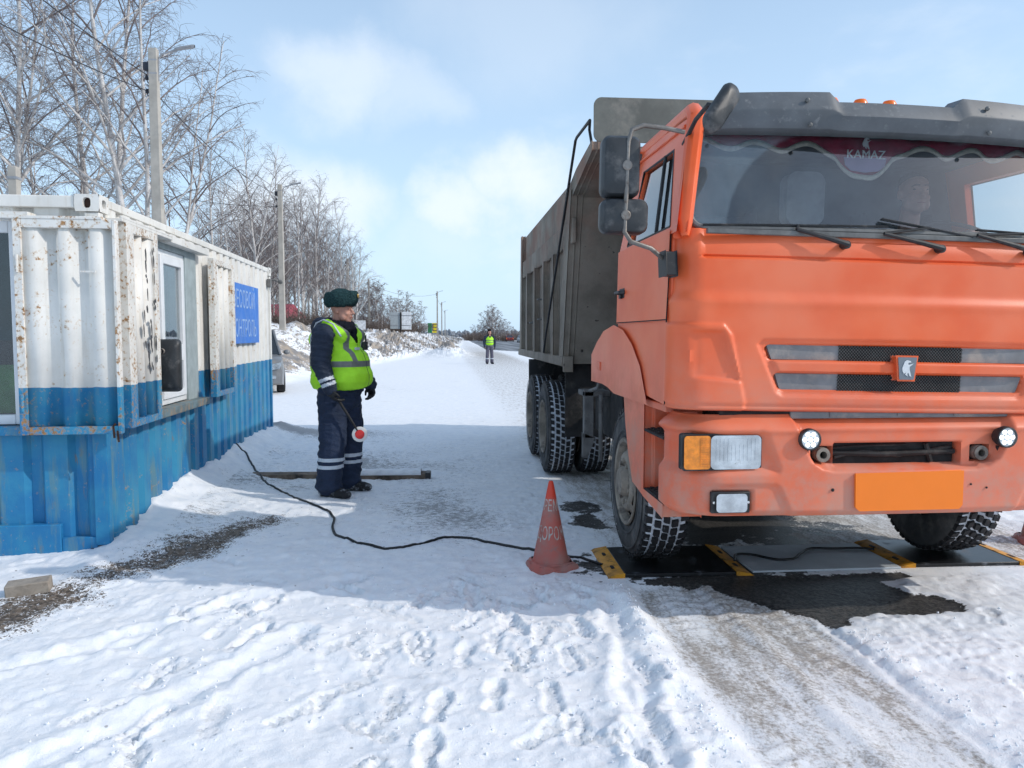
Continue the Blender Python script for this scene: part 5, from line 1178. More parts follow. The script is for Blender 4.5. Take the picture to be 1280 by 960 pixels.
# ---------------------------------------------------------------- lamp posts and wires
def lamp_post(x, y, ztop, label, rot=0, s=1):
    g = gz(x,y); o = thing('lamp_post', label, 'lamp post', (x,y,g), rot, 'concrete lamp posts along the road'); h = ztop-g
    q = MB(); a, b_ = .14, .10
    q.add([(sx*(a if z < 1 else b_), sy*(a if z < 1 else b_)*.92, z) for z in (-.4,h) for sx,sy in ((-1,-1),(1,-1),(1,1),(-1,1))], [(0,3,2,1),(4,5,6,7),(0,1,5,4),(1,2,6,5),(2,3,7,6),(3,0,4,7)]); q.build('pole', M['concrete'], o, bevel=.015)
    q = MB(); q.tube([(.10,0,h-.75),(.12,0,h-.25),(.2,0,h-.12),(.55,0,h+.0)], .024, 8); q.build('arm', M['galv'], o, smooth=60)
    q = MB(); q.grid([[(x_,w*y_,z+t) for y_,t in ((-1,0),(-.7,.035),(.7,.035),(1,0),(.6,-.03),(-.6,-.03))] for x_,w,z in ((.50,.02,h+.0),(.52,.045,h+.002),(.68,.075,h+.035),(.92,.075,h+.08),(.98,.04,h+.09))], wrap=True); q.build('lamp_head', M['galv'], o, smooth=40)
    for z in (.55, .80, 1.12):
        q = MB(); q.tube([(-.07,0,h-z),(-.16,0,h-z),(-.17,0,h-z+.08)], .012, 6); q.lathe([(0,.02),(.02,.045),(.06,.045),(.075,.03),(.11,.03),(.12,0)], 10, 'z', (-.17,0,h-z+.05)); q.build('insulator', M['insul'], o)
    for z in (.30,.62): 
        q = MB(); q.box((-.10,-.095,h-z),(.10,.095,h-z+.035)); q.build('strap', M['galv'], o)
    q = MB(); q.box((-.24,-.06,h-.52),(-.10,.06,h-.33)); q.build('junction_box', M['insul'], o, bevel=.01)
    return o
POSTS = [(-310,8.2,8.7,'concrete lamp post beyond the left edge of the view'),(203,19.2,8.50,'tallest, nearest concrete lamp post rising behind the cabin'),(354,36.8,8.62,'second concrete lamp post, just past the far end of the cabin'),(436,74,8.8,'third concrete lamp post, right behind the head of the officer'),(462,102,8.8,'fourth concrete lamp post, just right of the officer'),(547,130,8.8,'fifth lamp post, leftmost of the three far ones by the green billboard'),(552.5,173,8.8,'sixth lamp post, middle of the three far ones by the green billboard'),(556.5,232,8.8,'seventh lamp post, rightmost of the three far ones by the green billboard')]
PP = []
for px, d, z, lb in POSTS: x, y = at(px, d); lamp_post(x, y, z, lb); PP.append((x, y, z))
M['wire'] = pm('overhead_wire', (.03,.03,.035), .6)
def wire(A, B, sag, r, label, group='overhead wires'):
    A, B = Vector(A), Vector(B); q = MB(); n = 20
    q.tube([A.lerp(B, k/n) - Vector((0,0,sag*4*(k/n)*(1-k/n))) for k in range(n+1)], r, 5); o = q.build('overhead_wire', M['wire'], None, smooth=60); tag(o, label, 'wire', group)
def hook(i, dz): return (PP[i][0]-.17, PP[i][1], PP[i][2]-dz)
wire((PP[0][0],PP[0][1],7.7), hook(1,.62), .15, .013, 'upper overhead wire running from the left edge to the nearest lamp post')
wire((PP[0][0]-.9,PP[0][1]+.4,7.0), hook(1,1.0), .25, .012, 'lower overhead wire running from the left edge to the nearest lamp post')
wire(hook(1,.85), hook(2,.45), .35, .012, 'upper overhead wire from the nearest lamp post to the second')
wire(hook(1,1.9), hook(2,1.05), .30, .007, 'thin lower overhead wire from the nearest lamp post to the second')
for i, nm in ((2,'second lamp post to the third'),(3,'third lamp post to the fourth'),(4,'fourth lamp post to the fifth, sagging over the sign'),(5,'fifth lamp post to the sixth'),(6,'sixth lamp post to the seventh')): wire(hook(i,.5), hook(i+1,.5), .9 if i == 4 else .5, .010+.006*(i > 3), 'overhead wire from the '+nm)
ax, ay = at(105, 33); wire((ax, ay, 8.3), hook(2,1.05), .3, .012, 'level overhead wire crossing between the birches to the second lamp post')
x, y = at(27, 15.5); o = thing('concrete_post', 'short square concrete post behind the left end of the cabin roof', 'post', (x,y,gz(x,y)))
zt = 4.88-gz(x,y); q = MB(); q.box((-.085,-.085,-.3),(.085,.085,zt)); q.build('shaft', M['concrete'], o, bevel=.012)
q = MB(); q.box((-.095,-.095,zt-.25),(.095,.095,zt-.20)); q.build('strap', M['galv'], o)
# ---------------------------------------------------------------- building, signs
M['redroof'] = pm('red_metal_roof', (.36,.07,.10), .5, var=.15); M['greenwall'] = pm('pale_green_siding', (.30,.33,.31), .7); M['rust'] = pm('red_brown_boards', (.26,.085,.06), .8, var=.3)
M['signback'] = pm('grey_sign_back', (.36,.40,.42), .5, var=.1); M['bbgreen'] = pm('green_board', (.015,.20,.07), .5); M['bbyellow'] = pm('yellow_board', (.75,.60,.02), .5); M['bbwhite'] = pm('white_board', (.72,.75,.78), .5)
x, y = at(336, 62); g = gz(x,y); hs = thing('house', 'small pale green house with a red metal roof behind the snow bank', 'house', (x,y,g-.55), R(-20))
q = MB(); q.box((-2.6,-1.6,-.5),(2.0,1.8,1.9)); q.build('wall', M['greenwall'], hs)
q = MB(); q.prism([(-2.0,1.75),(2.1,1.75),(2.1,1.82),(.1,2.85),(-2.0,1.82)], -2.95, 2.25, 'x'); q.build('roof', M['redroof'], hs)
q = MB(); q.box((1.15,-1.66,.5),(1.75,-1.58,1.45)); w_ = q.build('window', M['pvc'], hs); q = MB(); q.box((1.22,-1.68,.58),(1.68,-1.655,1.38)); q.build('pane', M['dark'], w_)
q = MB(); q.prism([(2.0,.1),(4.2,-.6),(4.2,-.5),(3.2,.75),(2.0,1.5)], -1.4, .6, 'y'); q.build('lean_to', M['rust'], hs)
x, y = at(501.5, 70); g = gz(x,y); o = thing('road_sign', 'large road sign seen from its grey back on the snow bank', 'road sign', (x,y,g), R(6))
zt = 3.55-g; q = MB(); q.box((-.95,-.02,zt-1.5),(-.06,.0,zt)); q.build('panel', M['signback'], o, bevel=.01); q = MB(); q.box((.02,-.02,zt-1.55),(.95,.0,zt+.04)); q.build('panel', M['bbwhite'], o, bevel=.01)
q = MB(); q.tube([(0,-.07,-1.2),(0,-.07,zt)], .07, 8); q.build('post', M['under'], o)
for z in (.3, 1.2): q = MB(); q.box((-.9,-.05,zt-z),(.9,-.021,zt-z+.06)); q.build('rail', M['galv'], o)
def billboard(px, d, z0, z1, w, parts, label, post=True):
    x, y = at(px, d); g = gz(x,y); o = thing('billboard', label, 'billboard', (x,y,g), R(5)); z0 -= g; z1 -= g
    for (a, b_, m) in parts: q = MB(); q.box((a*w/2,-.1,z0),(b_*w/2-.05,.0,z1)); q.build('panel', M[m], o)
    for s in (-.6,.6): q = MB(); q.tube([(s*w/2,.06,-1),(s*w/2,.06,z1)], .08, 6); q.build('post', M['galv'], o)
    return o, z0, z1, w
bb = billboard(531, 152, 2.1, 3.7, 2.3, [(-1,1,'bbwhite')], 'pale white billboard left of the green and yellow one')
bb = billboard(541.5, 150, 1.85, 3.75, 2.0, [(-1,-.15,'bbgreen'),(-.15,1,'bbyellow')], 'green and yellow billboard under the far lamp posts')
text_mb('В', 1.9, lambda x,y,z: (.42+x, -.12-z, (bb[1]+bb[2])/2+y), .01, 1.3).build('lettering', M['shrub'], bb[0], smooth=0)
billboard(451, 66, 1.95, 2.75, 1.0, [(-1,1,'bbwhite')], 'small white board behind the shoulder of the officer')
# ---------------------------------------------------------------- cars
M['tyre2'] = pm('car_tyre', (.02,.02,.021), .8); M['carglass'] = pm('dark_car_glass', (.02,.025,.03), .08, spec=.8, var=.05)
def car(x, y, rz, body, label, suv=True, group=None):
    bm_ = pm('car_paint', body, .3, metal=.2, var=.08, dirt=dk(DUST,.9), damt=.25, ds=3)
    o = thing('parked_car' if suv else 'car', label, 'car', (x,y,gz(x,y)), rz, group); W_, L_, H_ = (.93,4.6,1.70) if suv else (.85,4.3,1.46); hb = .98 if suv else .86
    def sec(y, w, z0, z1): return [(-w,y,z0),(-w*1.02,y,(z0+z1)/2),(-w*.96,y,z1-.05),(-w*.82,y,z1),(w*.82,y,z1),(w*.96,y,z1-.05),(w*1.02,y,(z0+z1)/2),(w,y,z0)]
    q = MB(); S = [(-.0,.72,.42,.70),(.04,.86,.30,hb-.13),(.14,W_*.96,.25,hb-.06),(.6,W_,.22,hb),(1.1,W_,.22,hb+.05),(3.6,W_,.22,hb+.06),(L_-.15,W_*.97,.26,hb+.04),(L_,.82,.34,hb-.05)]
    R_ = [sec(*s) for s in S]; q.grid(R_, wrap=True); q.add(R_[0], [tuple(range(8))]); q.add(R_[-1], [tuple(range(7,-1,-1))]); bd_ = q.build('body', bm_, o, smooth=40)
    q = MB(); G = [(1.0,W_*.92,hb+.03,W_*.92),(1.75,W_*.90,H_-.03,W_*.74),(2.3,W_*.9,H_,W_*.74),(L_-.9 if suv else L_-1.5,W_*.9,H_-.03,W_*.72),(L_-.15 if suv else L_-.6,W_*.9,hb+.04,W_*.86)]
    rows = []
    for (yy, wb, zt, wt) in G: rows.append([(-wb,yy if zt < hb+.1 else yy,hb+.02),(-wt,yy,zt),(wt,yy,zt),(wb,yy,hb+.02)])
    q.grid(rows); cab_ = q.build('greenhouse', M['carglass'], o, smooth=20)
    q = MB(); q.grid([[(-wt*1.01,yy,zt-.012),(-wt*.8,yy,zt+.02),(wt*.8,yy,zt+.02),(wt*1.01,yy,zt-.012)] for (yy,wb,zt,wt) in G[1:4]]); q.build('roof', bm_, o, smooth=40, solid=.03)
    for s in (-1,1):
        q = MB(); q.tube([(s*G[0][1],G[0][0],hb+.04),(s*G[1][3],G[1][0],G[1][2])], .035, 6); q.tube([(s*G[4][1],G[4][0],hb+.04),(s*G[3][3],G[3][0],G[3][2])], .05, 6); q.tube([(s*W_*.92,2.35,hb+.03),(s*W_*.745,2.35,H_-.01)], .04, 6); q.build('pillars', bm_, o)
        q = MB(); q.prism([(s*.50,hb-.34),(s*.80,hb-.30),(s*.86,hb-.15),(s*.56,hb-.20)], -.035, .12, 'y'); q.build('headlight', M['lens'], o, bevel=.01)
        q = MB(); q.prism(rrect(min(s*.56,s*.72),.42,max(s*.56,s*.72),.50,.03), -.02,.1,'y'); q.build('fog_lamp', M['lens'], o)
        q = MB(); q.box((s*.6,L_-.03,hb-.28),(s*.82,L_+.015,hb-.08)); q.build('tail_light', M['marker'], o)
        q = MB(); q.ell((s*(W_+.1),1.25,hb+.1),(.09,.06,.07)); q.build('mirror', bm_, o)
        for yy in (.88, L_-.95):
            q = MB(); q.lathe([(0,.0),(.0,.2),(-.02,.22),(-.02,.31),(.02,.34),(.16,.34),(.2,.3)], 24, 'x'); w_ = q.build('wheel', M['tyre2'], o); w_.location = (-s*-1*(W_+.012) if s < 0 else W_+.012, yy, .34); w_.rotation_euler.z = 0 if s < 0 else math.pi; w_.location.x = s*(W_+.012)
            q = MB(); q.lathe([(-.018,.215),(-.005,.2),(.0,.06),(-.02,.05),(-.02,0)], 20, 'x'); q.build('rim', M['galv'], w_)
    q = MB(); q.box((-.50,-.012,hb-.42),(.50,.03,hb-.20)); gr = q.build('grille', M['meshhole'], o, bevel=.01)
    for k in range(4): q = MB(); q.box((-.48,-.028,hb-.405+k*.055),(.48,-.01,hb-.38+k*.055)); q.build('slat', M['chrome'], gr)
    q = MB(); q.box((-.55,-.02,.30),(.55,.05,.40)); q.build('lower_grille', M['blackplastic'], o, bevel=.01)
    q = MB(); q.box((-.26,-.03,.42),(.26,-.0,.535)); q.build('number_plate', M['bbwhite'], o, bevel=.004)
    return o
x, y = at(308, 19.6); car(x, y, R(13), (.20,.205,.21), 'grey car parked nose-on behind the far end of the cabin')
x, y = at(637, 176); car(x, y, R(176), (.22,.03,.035), 'dark red car driving away on the far highway', False)
x, y = at(654.5, 150); car(x, y, R(2), (.30,.34,.40), 'pale blue grey car on the highway half hidden by the truck bed', False)
# ---------------------------------------------------------------- people
M['skin'] = pm('weathered_skin', (.50,.265,.20), .55, var=.15, vs=14)
def cloth(name, c, wr=.5, sc=(5,5,14), rough=.75, var=.2):
    t = NT(name); base = t.mix(t.rng(t.noise(6, 5, .6), .3, .7), dk(c,1-var), dk(c,1+var))
    n = t.noise(1.6, 5, .55, t.vec('Object', sc), 1.2); t.bump(t.math('ADD', n, t.math('MULTIPLY', t.noise(140, 2), .1)), wr, .05); return t.done(base, rough, 0, .3)
M['navy'] = cloth('navy_padded_cloth', (.022,.033,.058), .55); M['trous'] = cloth('navy_trousers', (.018,.030,.062), .5, (4,4,9))
M['greywork'] = cloth('grey_work_trousers', (.10,.095,.13), .4)
M['vest'] = cloth('fluorescent_yellow_green_vest', (.42,.86,.035), .25, (4,4,5), .6, .08)
M['reflect'] = pm('grey_reflective_tape', (.17,.185,.17), .4, var=.12, vs=20); M['reflectw'] = pm('bright_reflective_tape', (.55,.60,.66), .4, var=.1, vs=20)
def fur(name, c):
    t = NT(name); n = t.noise(70, 6, .75); t.bump(t.math('ADD', n, t.math('MULTIPLY', t.noise(22, 4), .8)), .9, .02); return t.done(t.mix(t.rng(n,.3,.7), dk(c,.45), dk(c,1.5)), .9, 0, .2)
M['furhat'] = fur('dark_teal_fur', (.022,.058,.062)); M['furcollar'] = fur('navy_fur_collar', (.010,.012,.022)); M['blackfur'] = fur('black_hair', (.012,.011,.011))
M['leather'] = pm('black_leather', (.012,.012,.014), .5, var=.3, bump=.2, bs=80); M['snowyboot'] = pm('black_boot_with_snow', (.014,.014,.016), .6, var=.3, dirt=(.55,.57,.6), damt=.35, ds=14)
M['eye'] = pm('eye_dark', (.03,.02,.018), .3); M['lips'] = pm('lips', (.36,.13,.11), .5); M['brow'] = pm('eyebrow_hair', (.10,.06,.045), .9)
M['redlens'] = pm('red_reflector', (.72,.035,.03), .3, var=.08); M['whitering'] = pm('white_reflector_ring', (.74,.72,.68), .45, var=.06); M['gold'] = pm('gold_badge', (.62,.42,.12), .35, metal=.7)
def blob(name, mb, mats, parent, voxel=.011, smooth=6, fn=None, cut=None, wr=0, wsc=(9,9,22), seed=0, loc=None):
    """union of overlapping rounded pieces as one continuous skin; fn gives each face its material; cut drops faces"""
    me = mb.mesh(name); o = bpy.data.objects.new(name, me); col.objects.link(o)
    r = o.modifiers.new('r', 'REMESH'); r.mode = 'VOXEL'; r.voxel_size = voxel; r.adaptivity = 0
    s = o.modifiers.new('s', 'SMOOTH'); s.factor = .5; s.iterations = smooth
    bpy.context.view_layer.update(); dg = bpy.context.evaluated_depsgraph_get()
    m2 = bpy.data.meshes.new_from_object(o.evaluated_get(dg)); bpy.data.objects.remove(o); bpy.data.meshes.remove(me); m2.name = name
    n = len(m2.vertices); co = np.empty(n*3, np.float32); m2.vertices.foreach_get('co', co); co = co.reshape(-1,3)
    if wr:      # folds of the cloth
        no = np.empty(n*3, np.float32); m2.vertices.foreach_get('normal', no); no = no.reshape(-1,3)
        a = np.arctan2(co[:,1], co[:,0])
        q = fbm(co[:,0]*wsc[0]+co[:,1]*wsc[1]*.7+seed, co[:,2]*wsc[2]+co[:,0]*6, seed+5, 3)
        co = co + no*(np.abs(q)*2-.35)[:,None]*wr; m2.vertices.foreach_set('co', co.ravel())
    for k in (mats if isinstance(mats, (list,tuple)) else [mats]): m2.materials.append(k)
    if fn is not None or cut is not None:
        f = len(m2.polygons); ce = np.empty(f*3, np.float32); m2.polygons.foreach_get('center', ce); ce = ce.reshape(-1,3)
        if fn is not None: m2.polygons.foreach_set('material_index', fn(ce).astype(np.int32))
        if cut is not None:
            import bmesh
            bm = bmesh.new(); bm.from_mesh(m2); bm.faces.ensure_lookup_table(); k = cut(ce); bmesh.ops.delete(bm, geom=[bm.faces[i] for i in np.nonzero(k)[0]], context='FACES'); bm.to_mesh(m2); bm.free()
    m2.shade_smooth(); m2.update(); o = bpy.data.objects.new(name, m2); col.objects.link(o); o.parent = parent
    return o
def axis_t(ce, p, q):
    p = np.array(p); q = np.array(q); d = q-p; L_ = np.linalg.norm(d); d = d/L_; t = (ce-p)@d; r = np.linalg.norm(ce-p-t[:,None]*d, axis=1); return t, r, L_
def hand(mb, w, d, side, curl=.5, r=.0105, palmn=None, pk=1.):
    """gloved hand at wrist w, pointing along d: palm, four bent fingers of unequal length and a thumb off its side"""
    w = Vector(w); d = Vector(d).normalized(); n = Vector(palmn or (side*-1,0,0)); n = (n - d*n.dot(d)).normalized(); s = d.cross(n)
    mb.cap(w - d*.03, w + d*.05, .034*pk, .040*pk); 
    for k in (-1.5,-.5,.5,1.5): mb.cap(w + d*.03 + s*k*.016, w + d*.10 + s*k*.021, .021*pk, .015*pk, n=8)
    for k, L_ in ((-1.5,.062),(-.5,.078),(.5,.084),(1.5,.074)):
        p = w + d*.10 + s*k*.021; a = curl*.5
        for j, f in enumerate((.45,.32,.23)):
            a += curl*.55; e = (d*math.cos(a) + n*math.sin(a)).normalized(); q = p + e*L_*f*1.15; mb.cap(p, q, r*(1.12-.08*j), r*(1.04-.08*j), n=8); p = q
    b = w + d*.035 + s*.034; e = (d*.72 + s*.45 + n*.45).normalized(); q = b + e*.045; mb.cap(b, q, .017*pk, .0135*pk, n=8); e = (d*.9 + n*.45 - s*.05).normalized(); mb.cap(q, q+e*.035, .0125*pk, .010*pk, n=8)
def head_prims(mb, c, yaw, s=1.0):
    """face looks along -y, then turned by yaw"""
    c = Vector(c); Rz = rotm(0,0,yaw); P = lambda x,y,z: c + Rz @ Vector((x*s,y*s,z*s)); E = lambda p, r, rot=None: mb.ell(P(*p), [k*s for k in r], Rz if rot is None else Rz @ rot, n=16, k=11)
    E((0,.012,.035),(.078,.098,.088)); E((0,-.012,-.035),(.066,.078,.082)); E((0,-.045,-.082),(.042,.042,.034)); E((0,-.062,-.100),(.024,.022,.018))
    E((0,-.078,.030),(.052,.020,.012))                     # brow ridge
    for sx in (-1,1):
        E((sx*.040,-.062,-.028),(.024,.024,.022)); E((sx*.050,-.03,-.062),(.026,.035,.035)); E((sx*.080,.015,.0),(.009,.020,.032)); E((sx*.030,-.076,.012),(.014,.012,.007)); E((sx*.016,-.095,-.030),(.009,.010,.008))
    mb.cap(P(0,-.088,.022), P(0,-.112,-.022), .010*s, .0135*s, n=10); E((0,-.113,-.026),(.0145,.014,.012)); E((0,-.088,-.055),(.024,.012,.006)); E((0,-.087,-.068),(.021,.013,.007))
    return P
def face_bits(P, Rz, parent, s=1.0, skin=True):
    for sx in (-1,1):
        q = MB(); q.ell(P(sx*.031,-.079,.016),(.0125*s,.007*s,.0065*s), Rz, n=12, k=8); q.build('eye', M['eye'], parent)
        q = MB(); q.tube([P(sx*.014,-.099,.036), P(sx*.032,-.096,.040), P(sx*.052,-.078,.033)], [.003*s,.0045*s,.002*s], 6); q.build('eyebrow', M['brow'], parent)
    q = MB(); q.tube([P(-.023,-.094,-.062), P(-.008,-.1005,-.0605), P(.008,-.1005,-.0605), P(.023,-.094,-.062)], [.002*s,.0035*s,.0035*s,.002*s], 6); q.build('mouth', M['lips'], parent)
# ---- the officer beside the beam; body frame: he faces -y, his right hand is at -x
off = thing('person', 'officer in fur hat, navy winter uniform and yellow green reflective vest standing beside the cable', 'person', (-1.01, 7.52, gz(-1.01,7.52)-.005), R(7+58))
RS, RE, RW = (-.262,.0,1.55), (-.335,-.02,1.28), (-.310,-.10,1.05)
LS, LE, LW = (.262,.03,1.55), (.335,.0,1.28), (.30,-.16,1.06)
HIP, KNE, ANK = [(-.115,.0,.96),(.115,.0,.96)], [(-.155,-.02,.54),(.155,-.02,.54)], [(-.175,.02,.10),(.175,.02,.10)]
HC, HY = (0,-.045,1.775), R(6)
b = MB()
P = head_prims(b, HC, HY, 1.04)
b.cap((0,.01,1.55),(0,-.02,1.72),.075,.066); b.ell((0,.01,1.42),(.20,.13,.20)); b.ell((0,-.02,1.18),(.20,.17,.20)); b.ell((0,0,.99),(.18,.14,.14)); b.cap((-.2,.02,1.53),(.2,.02,1.53),.08,.08)
for S_, E_, W_ in ((RS,RE,RW),(LS,LE,LW)): b.cap(S_,E_,.062,.05); b.cap(E_,W_,.05,.036); hand(b, W_, (.03,-.035,-.12) if W_[0]<0 else (0,-.03,-.12), -1 if W_[0]<0 else 1, .7, .007, (.6,-.5,0) if W_[0]<0 else (-1,.2,0), .8)
for h, k, a in zip(HIP,KNE,ANK): b.cap(h,k,.10,.07); b.cap(k,a,.068,.05); b.cap((a[0],a[1]+.03,.05),(a[0]*1.05,a[1]-.13,.045),.045,.04)
body = blob('body', b, M['skin'], off, .0075, 3)
face_bits(P, rotm(0,0,HY), body, 1.04)
b = MB()   # jacket
b.ell((0,.02,1.44),(.245,.175,.19)); b.ell((0,-.045,1.23),(.255,.225,.21)); b.ell((0,-.02,1.03),(.235,.205,.14)); b.cap((-.22,.03,1.555),(.22,.03,1.555),.10,.10)
for S_, E_, W_ in ((RS,RE,RW),(LS,LE,LW)): b.cap(S_,E_,.108,.094); b.cap(E_,W_,.092,.072)
b.ell((0,.17,1.62),(.17,.10,.085)); b.ell((-.13,.10,1.645),(.075,.11,.065)); b.ell((.13,.10,1.645),(.075,.11,.065))       # hood lying on the shoulders
def jf(ce):
    m = np.zeros(len(ce))
    for E_, W_ in ((RE,RW),(LE,LW)):
        t, r, L_ = axis_t(ce, E_, W_); m[(r < .115) & (np.abs(ce[:,0]) > .20) & (((t > L_-.105)&(t < L_-.075)) | ((t > L_-.055)&(t < L_-.025)))] = 1
    return m
jk = blob('jacket', b, [M['navy'], M['reflectw']], off, .0085, 4, jf, None, .020, (7,7,17), 3)
b = MB()   # vest over it, armholes left open by the sleeves
b.ell((0,.0,1.44),(.236,.215,.20)); b.ell((0,.06,1.30),(.225,.235,.27)); b.ell((0,.06,1.12),(.225,.225,.18)); b.ell((0,-.055,1.26),(.270,.255,.22))
for sx in (-1,1): b.cap((sx*.135,-.13,1.53),(sx*.14,.02,1.625),.075,.075); b.cap((sx*.14,.02,1.625),(sx*.13,.16,1.50),.075,.08); b.ell((0,-.075,1.14),(.27,.27,.20))
def vf(ce):
    m = np.zeros(len(ce)); z = ce[:,2]; m[(z > 1.245)&(z < 1.300)] = 1; m[(np.abs(np.abs(ce[:,0])-.135) < .024)&(z >= 1.30)] = 1
    m[(np.abs(ce[:,0]) < .006)&(ce[:,1] < 0)] = 2; return m
vest = blob('vest', b, [M['vest'], M['reflect'], M['navy']], off, .008, 4, vf, lambda ce: (ce[:,2] < 1.055+.03*np.sin(ce[:,0]*9)) | ((ce[:,2] > 1.47) & (np.abs(ce[:,0]) < .075*(ce[:,2]-1.44)/.12)), .012, (5,5,9), 9)
sd_ = vest.modifiers.new('solid','SOLIDIFY'); sd_.thickness = .006
for sx in (-1,1):
    q = MB(); q.tube([(sx*.232,.15,1.38),(sx*.222,.16,1.52),(sx*.215,.10,1.655),(sx*.215,.02,1.685),(sx*.212,-.08,1.645),(sx*.205,-.16,1.53)], .0085, 6); q.build('piping', M['reflectw'], vest, smooth=60)
q = MB(); q.box((.045,-.265,1.40),(.10,-.235,1.48)); q.tube([(.08,-.25,1.48),(.085,-.25,1.54)], .008, 6); q.build('radio', M['blackplastic'], vest, bevel=.008)
q = MB(); q.prism([(-.10,1.405),(-.035,1.405),(-.035,1.425),(-.10,1.425)], -.252, -.240, 'y'); q.build('badge', M['reflectw'], vest, bevel=.002)
b = MB()   # fur collar
for k in range(14):
    a = 2*math.pi*k/14; b.ell((.125*math.sin(a), .01-.105*math.cos(a)-.015, 1.645+.018*math.cos(a)*-1), (.052,.05,.052), n=10, k=8)
b.ell((-.055,-.135,1.575),(.045,.032,.06)); b.ell((.055,-.135,1.575),(.045,.032,.06)); b.ell((0,-.165,1.50),(.035,.03,.06))
blob('fur_collar', b, M['furcollar'], off, .009, 2, None, None, .008, (30,30,30), 4)
b = MB()   # trousers
b.ell((0,-.02,1.02),(.235,.21,.12)); b.ell((0,-.01,.92),(.225,.19,.13))
for h, k, a in zip(HIP,KNE,ANK): b.cap(h,k,.15,.135); b.cap(k,(a[0],a[1],a[2]+.02),.130,.122); b.ell((a[0],a[1]-.005,.10),(.128,.135,.065))
def tf(ce): z = ce[:,2]; s_ = ce[:,2]+0; return (((s_ > .285)&(s_ < .318)) | ((s_ > .352)&(s_ < .385))).astype(int)
blob('trousers', b, [M['trous'], M['reflectw']], off, .0085, 4, tf, None, .024, (6,6,13), 21)
for sx, a in zip((-1,1), ANK):
    b = MB(); b.cap((a[0],a[1]+.05,.055),(a[0]+sx*.012,a[1]-.17,.045),.060,.050); b.ell((a[0]+sx*.015,a[1]-.19,.042),(.055,.065,.042)); b.ell((a[0],a[1]+.02,.11),(.075,.085,.07)); b.ell((a[0]+sx*.006,a[1]-.07,.016),(.058,.175,.018))
    blob('boot', b, M['snowyboot'], off, .008, 3)
b = MB(); hand(b, RW, (.03,-.035,-.12), -1, .7, .0125, (.6,-.5,0)); b.cap((RW[0],RW[1],RW[2]+.03),(RW[0],RW[1],RW[2]-.03),.050,.046); blob('glove', b, M['leather'], off, .005, 2)
b = MB(); hand(b, LW, (.0,-.03,-.12), 1, .7, .0125, (-1,.2,0)); b.cap((LW[0],LW[1],LW[2]+.03),(LW[0],LW[1],LW[2]-.03),.050,.046); blob('glove', b, M['leather'], off, .005, 2)
# fur hat with its flaps tied up
b = MB(); Rz = rotm(0,0,HY); hp = lambda x,y,z: Vector(HC) + Rz @ Vector((x,y,z))
b.ell(hp(0,.012,.118),(.114,.134,.100), Rz)
for k in range(30):
    a = 2*math.pi*k/30; b.ell(hp(.102*math.sin(a), .012-.124*math.cos(a), .105+(.012 if math.cos(a) > .6 else 0)), (.046,.046,.078), Rz, n=10, k=8)
for k in (-2,-1,0,1,2): b.ell(hp(.028*k,-.138+.004*k*k,.135),(.030,.026,.062), Rz, n=10, k=8)
ht = blob('fur_hat', b, M['furhat'], off, .0075, 7, None, None, .010, (40,40,40), 6)
q = MB(); q.ell(hp(0,-.168,.14),(.016,.006,.021), Rz); q.build('badge', M['gold'], ht)
# signal paddle hanging from his right wrist on its handle
pw = off.matrix_basis if False else None
def off_w(v):
    a = R(65); return Vector((-1.01+v[0]*math.cos(a)-v[1]*math.sin(a), 7.52+v[0]*math.sin(a)+v[1]*math.cos(a), v[2]+off.location.z))
hw = off_w((RW[0]+.045, RW[1]-.075, RW[2]-.13)); dw = Vector((-.79, 7.25, .615+off.location.z))
pad = thing('signal_paddle', 'round red and white signal paddle hanging from the hand of the officer', 'signal paddle', dw, 0)
loc_h = hw-dw; q = MB(); q.tube([loc_h*1.05, loc_h*.62, loc_h*.12], [.013,.013,.009], 8); q.build('handle', M['leather'], pad, smooth=60)
q = MB(); q.lathe([(-.008,.072),(-.010,.066),(-.010,.044),(-.006,.044)], 28, 'y'); q.lathe([(-.008,.072),(.008,.072),(.010,.066),(.010,0)], 28, 'y'); q.build('ring', M['whitering'], pad)
q = MB(); q.lathe([(-.007,.044),(-.014,.040),(-.016,0)], 24, 'y'); q.build('reflector', M['redlens'], pad)
# ---- the second officer far off, facing us
x, y = at(612, 40.4); o2 = thing('person', 'distant officer in a yellow vest and grey trousers standing by the highway edge', 'person', (x,y,gz(x,y)), R(10))
b = MB(); P2 = head_prims(b, (0,-.03,1.66), 0, 1.0); b.cap((0,0,1.4),(0,0,1.56),.07,.06); b.ell((0,0,1.28),(.17,.12,.2)); b.ell((0,0,1.0),(.16,.12,.16))
A2 = (((-.21,0,1.42),(-.29,.02,1.16),(-.27,-.04,.92)),((.21,0,1.42),(.29,.02,1.16),(.27,-.04,.92)))
for S_,E_,W_ in A2: b.cap(S_,E_,.055,.045); b.cap(E_,W_,.045,.033); hand(b, W_, (0,-.02,-.1), -1 if W_[0]<0 else 1, .5, .009)
for sx in (-1,1): b.cap((sx*.09,0,.92),(sx*.12,-.01,.5),.09,.065); b.cap((sx*.12,-.01,.5),(sx*.13,.02,.1),.06,.045); b.cap((sx*.13,.04,.05),(sx*.15,-.14,.04),.045,.04)
bd2 = blob('body', b, M['skin'], o2, .011, 3); face_bits(P2, rotm(), bd2)
b = MB(); b.ell((0,0,1.28),(.21,.155,.2)); b.ell((0,0,1.08),(.205,.16,.18)); b.cap((-.18,.01,1.42),(.18,.01,1.42),.085,.085)
for S_,E_,W_ in A2: b.cap(S_,E_,.085,.075); b.cap(E_,W_,.072,.058)
blob('jacket', b, M['navy'], o2, .013, 4, None, None, .01)
b = MB(); b.ell((0,0,1.28),(.215,.18,.20)); b.ell((0,-.005,1.12),(.222,.185,.2))
